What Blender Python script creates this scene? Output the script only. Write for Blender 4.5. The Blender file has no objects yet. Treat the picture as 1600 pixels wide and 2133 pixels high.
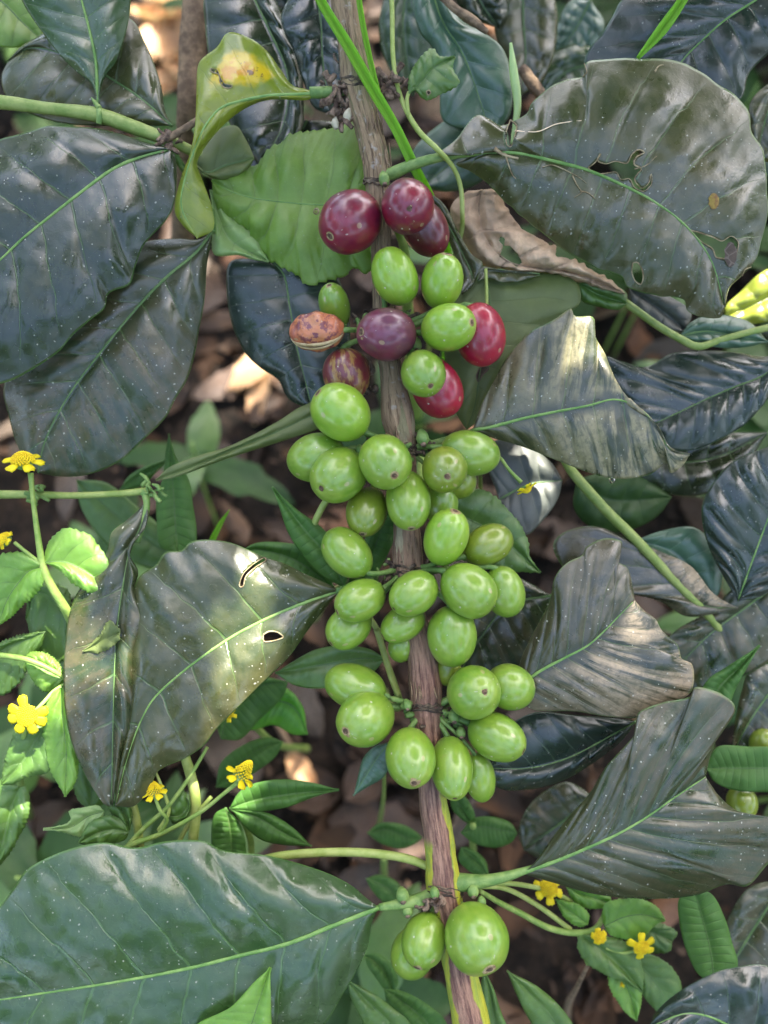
import bpy, math, random
import numpy as np
from mathutils import Vector, Matrix, Euler

# ------------------------------------------------------------------ camera, sky, sun, exposure
SC = bpy.context.scene
COL = SC.collection
CAM_H = 0.42                       # metres above the soil
TILT = math.radians(25)            # camera looks down, 65 degrees below the horizon
F = 1611.0                         # focal length in photo pixels
K = 0.2 / F                        # metres per pixel at the plane of the branch (0.2 m away)

cam_data = bpy.data.cameras.new('camera')
cam = bpy.data.objects.new('camera', cam_data)
COL.objects.link(cam)
cam.location = (0, 0, CAM_H)
cam.rotation_euler = (TILT, 0, 0)
cam_data.sensor_fit = 'VERTICAL'
cam_data.sensor_height = 36.0
cam_data.sensor_width = 27.0
cam_data.lens = 36.0 * F / 2133.0
cam_data.clip_start = 0.005
cam_data.clip_end = 200.0
cam_data.dof.use_dof = True
cam_data.dof.focus_distance = 0.193
cam_data.dof.aperture_fstop = 8.0
SC.camera = cam

SUN_EL = math.radians(54)
SUN_AZ = math.radians(32)          # from +Y towards +X
SUN_DIR = Vector((math.sin(SUN_AZ) * math.cos(SUN_EL), math.cos(SUN_AZ) * math.cos(SUN_EL), math.sin(SUN_EL)))

world = bpy.data.worlds.new('World')
SC.world = world
world.use_nodes = True
wn = world.node_tree
wn.nodes.clear()
w_out = wn.nodes.new('ShaderNodeOutputWorld')
w_bg = wn.nodes.new('ShaderNodeBackground')
w_sky = wn.nodes.new('ShaderNodeTexSky')
w_sky.sky_type = 'NISHITA'
w_sky.sun_disc = False
w_sky.sun_elevation = SUN_EL
w_sky.sun_rotation = SUN_AZ
w_sky.air_density = 0.85
w_sky.dust_density = 4.5
w_sky.ozone_density = 0.6
w_bg.inputs['Strength'].default_value = 0.15
wn.links.new(w_sky.outputs[0], w_bg.inputs['Color'])
wn.links.new(w_bg.outputs[0], w_out.inputs['Surface'])

sun_data = bpy.data.lights.new('sun', 'SUN')
sun_data.energy = 5.0
sun_data.angle = math.radians(0.5)
sun_data.color = (1.0, 0.93, 0.82)
sun = bpy.data.objects.new('sun', sun_data)
COL.objects.link(sun)
sun.location = SUN_DIR * 4
sun.rotation_euler = SUN_DIR.to_track_quat('Z', 'Y').to_euler()

SC.view_settings.view_transform = 'Standard'
SC.view_settings.look = 'None'
SC.view_settings.gamma = 1.0
SC.view_settings.exposure = 2.8
SC.view_settings.use_curve_mapping = False
SC.render.engine = 'CYCLES'
SC.cycles.max_bounces = 8
SC.cycles.transparent_max_bounces = 8
SC.cycles.use_denoising = True

# ------------------------------------------------------------------ helpers
R = random.Random(7)
NR = np.random.RandomState(11)
UP = Vector((0, math.cos(TILT), math.sin(TILT)))
FW = Vector((0, math.sin(TILT), -math.cos(TILT)))
RT = Vector((1, 0, 0))
CAM = Vector((0, 0, CAM_H))
M3 = np.array([list(RT), list(UP), list(FW)])

def P(x, y, z=0.0):
    """point of the place seen in direction x, y of the photograph, z pixels nearer than the branch"""
    d = F - z
    return CAM + K * (RT * ((x - 800) * d / F) + UP * (-(y - 1066.5) * d / F) + FW * d)

def PA(a):
    a = np.asarray(a, float)
    d = F - a[:, 2]
    c = np.stack([(a[:, 0] - 800) * d / F, -(a[:, 1] - 1066.5) * d / F, d], 1) * K
    return c @ M3 + np.array(CAM)

def ground_z(x, y, h=0.0):
    """z value (pixels) at which the ray through x, y meets height h"""
    v = UP * (-(y - 1066.5) / F) + FW + RT * ((x - 800) / F)
    t = (h - CAM_H) / v.z
    return F - t / K

def thing(name, label, cat, loc, group=None):
    o = bpy.data.objects.new(name, None)
    o.empty_display_size = 0.01
    COL.objects.link(o)
    o.location = loc
    o['label'] = label
    o['category'] = cat
    if group:
        o['group'] = group
    return o

def tag(o, label=None, cat=None, group=None, kind=None):
    if label: o['label'] = label
    if cat: o['category'] = cat
    if group: o['group'] = group
    if kind: o['kind'] = kind
    return o

def origin(o):
    p = Vector(o.location)
    while o.parent:
        o = o.parent
        p = p + Vector(o.location)
    return p

def mesh_obj(name, verts, faces, mat, parent=None, loc=None, uv=None, uv2=None, smooth=True, label=None):
    """verts are world positions"""
    verts = np.asarray(verts, float)
    base = origin(parent) if parent is not None else Vector((0, 0, 0))
    l = Vector(loc) if loc is not None else base
    me = bpy.data.meshes.new(name)
    me.from_pydata((verts - np.array(l)).tolist(), [], [list(map(int, f)) for f in faces])
    if smooth:
        me.polygons.foreach_set('use_smooth', [True] * len(me.polygons))
    n = len(me.loops)
    if uv is not None:
        vi = np.empty(n, int); me.loops.foreach_get('vertex_index', vi)
        l1 = me.uv_layers.new(name='vein'); l1.data.foreach_set('uv', np.asarray(uv, float)[vi].ravel())
        if uv2 is not None:
            l2 = me.uv_layers.new(name='blade'); l2.data.foreach_set('uv', np.asarray(uv2, float)[vi].ravel())
    for m in (mat if isinstance(mat, (list, tuple)) else [mat]):
        me.materials.append(m)
    o = bpy.data.objects.new(name, me)
    COL.objects.link(o)
    o.location = l - base
    if parent is not None:
        o.parent = parent
    if label: o['label'] = label
    return o

def catmull(pts, n, closed=False):
    """n points evenly spaced by arc length along a centripetal spline through pts"""
    p = np.asarray(pts, float)
    if len(p) == 2:
        t = np.linspace(0, 1, n)[:, None]
        return p[0] * (1 - t) + p[1] * t
    ext = np.vstack([2 * p[0] - p[1], p, 2 * p[-1] - p[-2]])
    out = []
    for i in range(1, len(ext) - 2):
        p0, p1, p2, p3 = ext[i - 1], ext[i], ext[i + 1], ext[i + 2]
        t0 = 0.0
        t1 = t0 + max(1e-6, np.linalg.norm(p1 - p0)) ** .5
        t2 = t1 + max(1e-6, np.linalg.norm(p2 - p1)) ** .5
        t3 = t2 + max(1e-6, np.linalg.norm(p3 - p2)) ** .5
        for t in np.linspace(t1, t2, 12, endpoint=False):
            A1 = (t1 - t) / (t1 - t0) * p0 + (t - t0) / (t1 - t0) * p1
            A2 = (t2 - t) / (t2 - t1) * p1 + (t - t1) / (t2 - t1) * p2
            A3 = (t3 - t) / (t3 - t2) * p2 + (t - t2) / (t3 - t2) * p3
            B1 = (t2 - t) / (t2 - t0) * A1 + (t - t0) / (t2 - t0) * A2
            B2 = (t3 - t) / (t3 - t1) * A2 + (t - t1) / (t3 - t1) * A3
            out.append((t2 - t) / (t2 - t1) * B1 + (t - t1) / (t2 - t1) * B2)
    out.append(p[-1])
    return resample(np.array(out), n)

def resample(p, n):
    d = np.concatenate([[0], np.cumsum(np.linalg.norm(np.diff(p[:, :2], axis=0), axis=1))])
    if d[-1] < 1e-9:
        d = np.linspace(0, 1, len(p))
    s = np.linspace(0, d[-1], n)
    return np.stack([np.interp(s, d, p[:, k]) for k in range(p.shape[1])], 1)

def vnoise(x, y, seed):
    """smooth 2-D value noise in -1..1"""
    rs = np.random.RandomState(seed)
    g = rs.rand(64, 64) * 2 - 1
    xi = np.floor(x).astype(int); yi = np.floor(y).astype(int)
    fx = x - xi; fy = y - yi
    fx = fx * fx * (3 - 2 * fx); fy = fy * fy * (3 - 2 * fy)
    a = g[xi % 64, yi % 64]; b = g[(xi + 1) % 64, yi % 64]
    c = g[xi % 64, (yi + 1) % 64]; d = g[(xi + 1) % 64, (yi + 1) % 64]
    return (a * (1 - fx) + b * fx) * (1 - fy) + (c * (1 - fx) + d * fx) * fy

def tube_data(pts, rad, sides=10, n=None, rough=0.0, seed=1, smooth=True, cap=True, world=False):
    """pts: photo-space (x,y,z) unless world. rad: list matching pts or (r0,r1); pixels unless world."""
    p = np.asarray(pts, float)
    if len(rad) == len(p):
        q = np.column_stack([p, rad])
    else:
        q = np.column_stack([p, np.linspace(rad[0], rad[-1], len(p))])
    n = n or max(6, len(p) * 4)
    if world:
        q = catmull(q, n) if smooth and len(p) > 2 else q
        W = q[:, :3]; rr = q[:, 3]
    else:
        q = catmull(q, n) if smooth else resample(q, n)
        W = PA(q[:, :3]); rr = q[:, 3] * K * (F - q[:, 2]) / F
    T = np.gradient(W, axis=0)
    T /= np.linalg.norm(T, axis=1)[:, None] + 1e-12
    ref = -np.array(FW)
    V = []; UVs = []
    L = np.concatenate([[0], np.cumsum(np.linalg.norm(np.diff(W, axis=0), axis=1))])
    m = len(W)
    for i in range(m):
        a = np.cross(T[i], ref); na = np.linalg.norm(a)
        if na < 0.05:
            a = np.cross(T[i], np.array([1, 0, 0])); na = np.linalg.norm(a)
        a /= na
        b = np.cross(a, T[i])
        for s in range(sides):
            th = 2 * math.pi * s / sides
            r = rr[i]
            if rough:
                r *= 1 + rough * (vnoise(np.array([s * 6.0 / sides * 1.0]), np.array([L[i] * 180.0]), seed)[0]
                                  + 0.5 * vnoise(np.array([s * 16.0 / sides]), np.array([L[i] * 500.0]), seed + 1)[0])
            V.append(W[i] + r * (math.cos(th) * a + math.sin(th) * b))
            UVs.append((s / sides, L[i] / 0.01))
    Fc = []
    for i in range(m - 1):
        for s in range(sides):
            s2 = (s + 1) % sides
            Fc.append((i * sides + s, i * sides + s2, (i + 1) * sides + s2, (i + 1) * sides + s))
    if cap:
        V.append(W[0]); UVs.append((0.5, 0)); c0 = len(V) - 1
        V.append(W[-1]); UVs.append((0.5, L[-1] / 0.01)); c1 = len(V) - 1
        for s in range(sides):
            s2 = (s + 1) % sides
            Fc.append((c0, s2, s)); Fc.append((c1, (m - 1) * sides + s, (m - 1) * sides + s2))
    return np.array(V), Fc, np.array(UVs)

def tube(name, pts, rad, mat, parent, sides=10, label=None, **kw):
    V, Fc, U = tube_data(pts, rad, sides, **kw)
    return mesh_obj(name, V, Fc, mat, parent, uv=U, label=label)

def join_data(parts):
    V = []; Fc = []; U = []; off = 0
    for p in parts:
        v, f = p[0], p[1]
        V.append(v); Fc += [tuple(i + off for i in q) for q in f]
        U.append(p[2] if len(p) > 2 else np.zeros((len(v), 2)))
        off += len(v)
    return np.vstack(V), Fc, np.vstack(U)

def in_poly(x, y, poly):
    c = np.zeros(x.shape, bool)
    n = len(poly)
    for i in range(n):
        x1, y1 = poly[i]; x2, y2 = poly[(i + 1) % n]
        cond = ((y1 > y) != (y2 > y)) & (x < (x2 - x1) * (y - y1) / ((y2 - y1) or 1e-9) + x1)
        c ^= cond
    return c

def snap_poly(px, py, poly):
    best = (1e18, px, py)
    n = len(poly)
    for i in range(n):
        x1, y1 = poly[i]; x2, y2 = poly[(i + 1) % n]
        dx, dy = x2 - x1, y2 - y1
        t = max(0, min(1, ((px - x1) * dx + (py - y1) * dy) / (dx * dx + dy * dy + 1e-9)))
        qx, qy = x1 + t * dx, y1 + t * dy
        d = (px - qx) ** 2 + (py - qy) ** 2
        if d < best[0]:
            best = (d, qx, qy)
    return best[1], best[2]

def with_z(pts):
    return [tuple(p) + (0.0,) * (3 - len(p)) for p in pts]

LEAF_N = [0]
RIBS = 0.56
def leaf(parent, mid, a, b, mat, rib_mat=None, z=(0, 0), za=0, zb=0, nerves=9, quilt=5.0, bulge=14.0, arch=0.0,
         teeth=0.0, nteeth=30, holes=(), rib=(6, 1.5), nu=70, nv=14, wave=4.0, slant=0.10, rim_mat=None, thick=0.00032,
         name='leaf', label=None, droop=0.0, rough_edge=0.0, crumple=0.0):
    """one leaf: mid is the midrib base to tip, a and b the two margins; margins' third value is extra nearness"""
    LEAF_N[0] += 1
    sd = LEAF_N[0] * 7
    m = np.array(with_z(mid), float)
    n0 = nu + 1
    M = catmull(m, n0)
    u = np.linspace(0, 1, n0)
    M[:, 2] += z[0] + (z[1] - z[0]) * u + arch * np.sin(math.pi * u)
    sides = []
    for E, ze in ((a, za), (b, zb)):
        e = np.array([list(m[0][:2]) + [0]] + [list(q) for q in with_z(E)] + [list(m[-1][:2]) + [0]], float)
        e = catmull(e, n0)
        sh = np.sin(math.pi * u) ** 0.6
        tz = M[:, 2] + e[:, 2] + ze * sh
        e = np.column_stack([e[:, 0], e[:, 1], tz])
        if teeth or rough_edge:
            t = np.gradient(e[:, :2], axis=0); t /= np.linalg.norm(t, axis=1)[:, None] + 1e-9
            nrm = np.stack([t[:, 1], -t[:, 0]], 1)
            out = e[:, :2] - M[:, :2]
            sg = np.sign((nrm * out).sum(1))
            tt = teeth * (1 - (((u + 0.35 / nteeth * vnoise(u * nteeth * .5, u * 0, sd)) * nteeth) % 1.0)) * (1 + .6 * vnoise(u * nteeth, u * 0 + 7, sd)) * sh + rough_edge * vnoise(u * 40, u * 0 + 3.3, sd) * sh
            e[:, :2] += nrm * (sg * tt)[:, None]
        sides.append(e)
    UVa, UVb, V3 = [], [], []
    vs = np.linspace(0, 1, nv + 1)
    rows = []
    for si, e in enumerate(sides):
        sgn = -1 if si == 0 else 1
        for j, v in enumerate(vs):
            if si == 1 and j == 0:
                continue
            p = M * (1 - v) + e * v
            ph = nerves * (u - slant * v * (1.2 - 0.6 * u))
            qa = 1 + 0.7 * vnoise(ph * 0.9 + 5, np.full(n0, v * 2.0), sd + 2)
            q = np.abs(np.sin(math.pi * (ph + 0.12 * vnoise(u * 9, np.full(n0, v * 2), sd + 5)))) ** 0.7 * qa
            env = (v ** 0.6) * (1 - v ** 3)
            endf = np.sin(math.pi * np.clip(u, 0, 1)) ** 0.5
            p[:, 2] += bulge * math.sin(math.pi * v) * endf + 1.45 * quilt * (q - 0.6) * env * endf
            p[:, 2] += wave * v * v * np.sin(u * 2 * math.pi * (2.3 + si) + sd) * endf
            p[:, 2] += 1.1 * vnoise(p[:, 0] / 20, p[:, 1] / 20, sd) * (v > 0) + 3.2 * vnoise(p[:, 0] / 55 + 3, p[:, 1] / 55, sd + 3) * min(1, v * 4) * endf + 8.0 * vnoise(p[:, 0] / 130, p[:, 1] / 130, sd + 1) * v
            if crumple:
                n1 = vnoise(p[:, 0] / 42, p[:, 1] / 42, sd + 8); n2 = vnoise(p[:, 0] / 17, p[:, 1] / 17, sd + 9)
                p[:, 2] += crumple * ((1 - 2 * np.abs(n1)) + 0.35 * (1 - 2 * np.abs(n2))) * endf
            p[:, 2] -= droop * v * v * endf
            rows.append((si, j, len(V3)))
            V3 += p.tolist()
            UVa += np.column_stack([ph, np.full(n0, sgn * v)]).tolist()
            UVb += np.column_stack([u, np.full(n0, sgn * v)]).tolist()
    V3 = np.array(V3)
    idx = {(s, j): k for s, j, k in rows}
    idx[(1, 0)] = idx[(0, 0)]
    faces = []
    for s in (0, 1):
        for j in range(nv):
            r0 = idx[(s, j)]; r1 = idx[(s, j + 1)]
            for i in range(nu):
                q = (r0 + i, r0 + i + 1, r1 + i + 1, r1 + i)
                faces.append(q)
    # consistent orientation, facing the camera on average
    fa = np.array(faces)
    def area(q):
        x = V3[q, 0]; y = V3[q, 1]
        return 0.5 * ((x * np.roll(y, -1, 1)) - (np.roll(x, -1, 1) * y)).sum(1)
    h = len(fa) // 2
    fa[:h] = fa[:h][:, ::-1]
    A = area(fa).sum()
    if A > 0:        # photo y runs down: a front face is clockwise there
        fa = fa[:, ::-1]
    keep = np.ones(len(fa), bool)
    cen = V3[fa].mean(1)
    for poly in holes:
        keep &= ~in_poly(cen[:, 0], cen[:, 1], poly)
    if len(holes):
        gone = set(fa[~keep].ravel()); stay = set(fa[keep].ravel())
        for vi in gone & stay:
            best = None
            for poly in holes:
                qx, qy = snap_poly(V3[vi, 0], V3[vi, 1], poly)
                d = (qx - V3[vi, 0]) ** 2 + (qy - V3[vi, 1]) ** 2
                if best is None or d < best[0]:
                    best = (d, qx, qy)
            if best[0] < 500:
                V3[vi, 0], V3[vi, 1] = best[1], best[2]
        fa = fa[keep]
    used = np.unique(fa)
    remap = -np.ones(len(V3), int); remap[used] = np.arange(len(used))
    o = mesh_obj(name, PA(V3[used]), remap[fa], mat, parent, uv=np.array(UVa)[used], uv2=np.array(UVb)[used], label=label)
    if thick:
        sm = o.modifiers.new('thickness', 'SOLIDIFY'); sm.thickness = thick; sm.offset = -1
    if rib_mat is not None and rib:
        mp = M[:, :3].copy(); mp[:, 2] -= rib[0] * 0.05
        st = max(1, nu // 24)
        mp2 = mp[::st]
        ob = origin(o)
        V, Fc, U = tube_data(mp2, list(np.linspace(rib[0] * RIBS, rib[1] * RIBS, len(mp2))), 8, n=len(mp2) * 2)
        mesh_obj('midrib', V, Fc, rib_mat, o, uv=U)
    if rim_mat is not None and len(holes):
        for poly in holes:
            pts = []
            for x, y in poly + [poly[0]]:
                k = np.argmin((V3[used, 0] - x) ** 2 + (V3[used, 1] - y) ** 2)
                pts.append((x, y, V3[used][k, 2] + 0.5))
            V, Fc, U = tube_data(pts, (1.25, 1.0), 6, n=len(pts) * 6, rough=0.7, seed=sd)
            mesh_obj('chewed_edge', V, Fc, rim_mat, o, uv=U)
    o['_n'] = 0
    del o['_n']
    return o, V3

def leaf_z(V3, x, y):
    k = np.argmin((V3[:, 0] - x) ** 2 + (V3[:, 1] - y) ** 2)
    return V3[k, 2]
STEM_A = (42.8, 44.8); STEM_B = (48.1, 50.4); STEM_C = (52.8, 53.4)
# ------------------------------------------------------------------ materials
class NT:
    def __init__(s, name):
        s.m = bpy.data.materials.new(name); s.m.use_nodes = True
        s.t = s.m.node_tree; s.t.nodes.clear()
        s.out = s.t.nodes.new('ShaderNodeOutputMaterial')
        s.coord = None
    def n(s, typ, **kw):
        nd = s.t.nodes.new('ShaderNode' + typ)
        for k, v in kw.items():
            setattr(nd, k, v)
        return nd
    def set(s, sock, v):
        if isinstance(v, bpy.types.NodeSocket):
            s.t.links.new(v, sock)
        elif v is not None:
            if sock.type == 'RGBA' and not isinstance(v, (int, float)):
                v = tuple(v) + ((1,) if len(v) == 3 else ())
            sock.default_value = v
    def obj(s):
        if s.coord is None:
            s.coord = s.n('TexCoord').outputs['Object']
        return s.coord
    def uv(s, name):
        return s.n('UVMap', uv_map=name).outputs[0]
    def sep(s, v):
        nd = s.n('SeparateXYZ'); s.set(nd.inputs[0], v); return nd.outputs
    def comb(s, x, y, z=0):
        nd = s.n('CombineXYZ'); s.set(nd.inputs[0], x); s.set(nd.inputs[1], y); s.set(nd.inputs[2], z); return nd.outputs[0]
    def math(s, op, a, b=None, c=None, clamp=False):
        nd = s.n('Math', operation=op, use_clamp=clamp)
        s.set(nd.inputs[0], a)
        if b is not None: s.set(nd.inputs[1], b)
        if c is not None: s.set(nd.inputs[2], c)
        return nd.outputs[0]
    def noise(s, scale, detail=3, rough=0.55, vec=None, dist=0.0):
        nd = s.n('TexNoise'); s.set(nd.inputs['Vector'], vec if vec is not None else s.obj())
        nd.inputs['Scale'].default_value = scale; nd.inputs['Detail'].default_value = detail
        nd.inputs['Roughness'].default_value = rough; nd.inputs['Distortion'].default_value = dist
        return nd.outputs['Fac']
    def voro(s, scale, vec=None, feature='F1', out='Distance', rnd=1.0):
        nd = s.n('TexVoronoi', feature=feature); s.set(nd.inputs['Vector'], vec if vec is not None else s.obj())
        nd.inputs['Scale'].default_value = scale; nd.inputs['Randomness'].default_value = rnd
        return nd.outputs[out]
    def rng(s, v, a, b, c=0.0, d=1.0, smooth=True):
        nd = s.n('MapRange', interpolation_type='SMOOTHSTEP' if smooth else 'LINEAR')
        s.set(nd.inputs[0], v)
        for i, q in enumerate((a, b, c, d)): s.set(nd.inputs[i + 1], q)
        return nd.outputs[0]
    def mix(s, f, a, b, mode='MIX'):
        nd = s.n('Mix', data_type='RGBA', blend_type=mode)
        s.set(nd.inputs[0], f); s.set(nd.inputs[6], a); s.set(nd.inputs[7], b)
        return nd.outputs[2]
    def bump(s, h, dist, strength=1.0, normal=None):
        nd = s.n('Bump'); nd.inputs['Strength'].default_value = strength; nd.inputs['Distance'].default_value = dist
        s.set(nd.inputs['Height'], h)
        if normal is not None: s.set(nd.inputs['Normal'], normal)
        return nd.outputs[0]
    def pbr(s, col, rough=0.5, normal=None, spec=0.5, coat=0.0, coat_rough=0.1, sss=0.0, sss_col=None, sss_scale=0.002, sheen=0.0):
        p = s.n('BsdfPrincipled')
        s.set(p.inputs['Base Color'], col); s.set(p.inputs['Roughness'], rough)
        s.set(p.inputs['Specular IOR Level'], spec)
        s.set(p.inputs['Coat Weight'], coat); s.set(p.inputs['Coat Roughness'], coat_rough)
        if sss:
            s.set(p.inputs['Subsurface Weight'], sss); p.inputs['Subsurface Scale'].default_value = sss_scale
            p.inputs['Subsurface Radius'].default_value = sss_col or (1, 1, 0.4)
        if sheen: s.set(p.inputs['Sheen Weight'], sheen)
        if normal is not None: s.set(p.inputs['Normal'], normal)
        return p.outputs[0]
    def done(s, sh):
        s.t.links.new(sh, s.out.inputs['Surface']); return s.m

def leaf_mat(name, c1, c2, vein=(0.10, 0.20, 0.06), vein_amt=0.22, specks=1.0, dust=0.0, dust_col=(0.27, 0.20, 0.12),
             rough=(0.19, 0.37), trans=0.0, trans_col=None, bump=1.0, spec=0.75, back=None, vein_w=0.024, dust_side=0, patch=None, net=0.0, scale=1.0):
    t = NT(name)
    ob = t.obj()
    big = t.rng(t.noise(28 * scale, 4, 0.6), 0.35, 0.68)
    col = t.mix(big, c1, c2)
    med = t.rng(t.noise(260 * scale, 4, 0.65), 0.3, 0.75)
    col = t.mix(t.math('MULTIPLY', med, 0.35), col, tuple(x * 1.6 for x in c2))
    sv = t.sep(t.uv('vein'))
    wob = t.math('MULTIPLY', t.math('SUBTRACT', t.noise(120, 2), 0.5), 0.25)
    ph = t.math('ADD', sv[0], wob)
    fr = t.math('ABSOLUTE', t.math('SUBTRACT', t.math('FRACT', t.math('ADD', ph, 0.5)), 0.5))
    av = t.math('ABSOLUTE', sv[1])
    wid = t.math('MULTIPLY', t.math('SUBTRACT', 1.15, av), vein_w)
    vm = t.rng(t.math('DIVIDE', fr, wid), 0.6, 1.5, 1.0, 0.0)
    fade = t.rng(av, 0.75, 1.0, 1.0, 0.15)
    vm = t.math('MULTIPLY', vm, fade)
    # fine network between the side nerves
    nd = t.n('TexVoronoi', feature='DISTANCE_TO_EDGE'); t.set(nd.inputs['Vector'], ob); nd.inputs['Scale'].default_value = 420 * scale
    netm = t.rng(nd.outputs['Distance'], 0.0, 0.10, 1.0, 0.0)
    if net:
        col = t.mix(t.math('MULTIPLY', netm, net), col, vein)
    col = t.mix(t.math('MULTIPLY', vm, vein_amt), col, vein)
    edge = t.rng(av, 0.975, 1.0, 0.0, 0.45)
    col = t.mix(edge, col, vein)
    roughn = t.rng(t.noise(90, 3), 0.3, 0.7, rough[0], rough[1])
    if dust:
        st = t.math('ADD', t.noise(1.0, 4, 0.7, vec=t.comb(t.math('MULTIPLY', sv[0], 2.1), t.math('MULTIPLY', sv[1], 0.9), 0.0), dist=0.5), t.math('MULTIPLY', t.math('SUBTRACT', t.noise(55, 3), 0.5), 0.45))
        fine = t.noise(700, 3, 0.7)
        dm = t.math('MULTIPLY', t.rng(st, 0.38, 0.58), t.rng(fine, 0.25, 0.6, 0.35, 1.0))
        dm = t.math('MULTIPLY', dm, t.rng(av, 0.02, 0.2))
        sb = t.sep(t.uv('blade'))
        dm = t.math('MULTIPLY', dm, t.rng(sb[0], 0.15, 0.6, 0.35, 1.0))
        if dust_side:
            dm = t.math('MULTIPLY', dm, t.rng(t.math('MULTIPLY', sv[1], dust_side), -0.05, 0.05, 0.18, 1.0))
        dm = t.math('MULTIPLY', dm, dust)
        col = t.mix(dm, col, dust_col)
        roughn = t.math('ADD', roughn, t.math('MULTIPLY', dm, 0.25), clamp=True)
    if patch:   # coloured disease patch: list of (u, v, radius, colour)
        sb = t.sep(t.uv('blade'))
        for (pu, pv, pr, pc, nz, ns) in patch:
            du = t.math('SUBTRACT', sb[0], pu); dv = t.math('MULTIPLY', t.math('SUBTRACT', sb[1], pv), 0.45)
            dd = t.math('SQRT', t.math('ADD', t.math('MULTIPLY', du, du), t.math('MULTIPLY', dv, dv)))
            dd = t.math('ADD', dd, t.math('MULTIPLY', t.math('SUBTRACT', t.noise(ns, 4, 0.65), 0.5), nz))
            col = t.mix(t.rng(dd, pr * 0.6, pr, 1.0, 0.0), col, pc)
    if specks:
        so = t.sep(ob)
        flat = t.comb(so[0], t.math('ADD', t.math('MULTIPLY', so[1], 0.906), t.math('MULTIPLY', so[2], 0.423)), 0.0)
        jit = t.n('TexNoise'); t.set(jit.inputs['Vector'], ob); jit.inputs['Scale'].default_value = 800
        fl2 = t.n('VectorMath', operation='MULTIPLY_ADD'); t.set(fl2.inputs[0], jit.outputs['Color']); fl2.inputs[1].default_value = (0.0007,) * 3; t.set(fl2.inputs[2], flat)
        vo = t.n('TexVoronoi', feature='F1', voronoi_dimensions='2D'); t.set(vo.inputs['Vector'], fl2.outputs[0]); vo.inputs['Scale'].default_value = 470
        rc = t.sep(vo.outputs['Color'])
        dens = t.rng(t.noise(55, 3, 0.7), 0.38, 0.62, 0.97, 0.25)
        rad = t.rng(rc[0], dens, 1.0, 0.02, 0.095, smooth=False)
        sm = t.math('LESS_THAN', vo.outputs['Distance'], rad)
        vo2 = t.n('TexVoronoi', feature='F1', voronoi_dimensions='2D'); t.set(vo2.inputs['Vector'], flat); vo2.inputs['Scale'].default_value = 110
        rc2 = t.sep(vo2.outputs['Color'])
        sm2 = t.math('LESS_THAN', t.math('ADD', vo2.outputs['Distance'], t.math('MULTIPLY', t.noise(900, 2), 0.06)), t.rng(rc2[0], 0.8, 1.0, 0.02, 0.055, smooth=False))
        sm = t.math('MAXIMUM', sm, sm2)
        col = t.mix(t.math('MULTIPLY', sm, 0.55 * specks), col, (0.50, 0.50, 0.42))
        roughn = t.math('ADD', roughn, t.math('MULTIPLY', sm, 0.4), clamp=True)
    h = t.math('ADD', t.math('MULTIPLY', t.noise(520 * scale, 4, 0.6), 0.5), t.math('MULTIPLY', vm, -0.7))
    h = t.math('ADD', h, t.math('MULTIPLY', netm, -0.03))
    h = t.math('ADD', h, t.math('MULTIPLY', t.noise(1900, 2, 0.5), 0.12))
    nrm = t.bump(h, 0.00028, 0.6 * bump)
    geo = t.n('NewGeometry')
    if back is None:
        back = tuple(min(1, x * 1.9 + 0.02) for x in c2)
    colb = t.mix(t.math('MULTIPLY', vm, 0.6), back, vein)
    colf = t.mix(geo.outputs['Backfacing'], col, colb)
    sh = t.pbr(colf, roughn, nrm, spec)
    if trans:
        tr = t.n('BsdfTranslucent')
        t.set(tr.inputs['Color'], t.mix(t.math('MULTIPLY', vm, 0.4), trans_col or tuple(min(1, x * 3.2) for x in c2), c1))
        ms = t.n('MixShader'); ms.inputs[0].default_value = trans
        t.t.links.new(sh, ms.inputs[1]); t.t.links.new(tr.outputs[0], ms.inputs[2])
        sh = ms.outputs[0]
    return t.done(sh)

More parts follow.
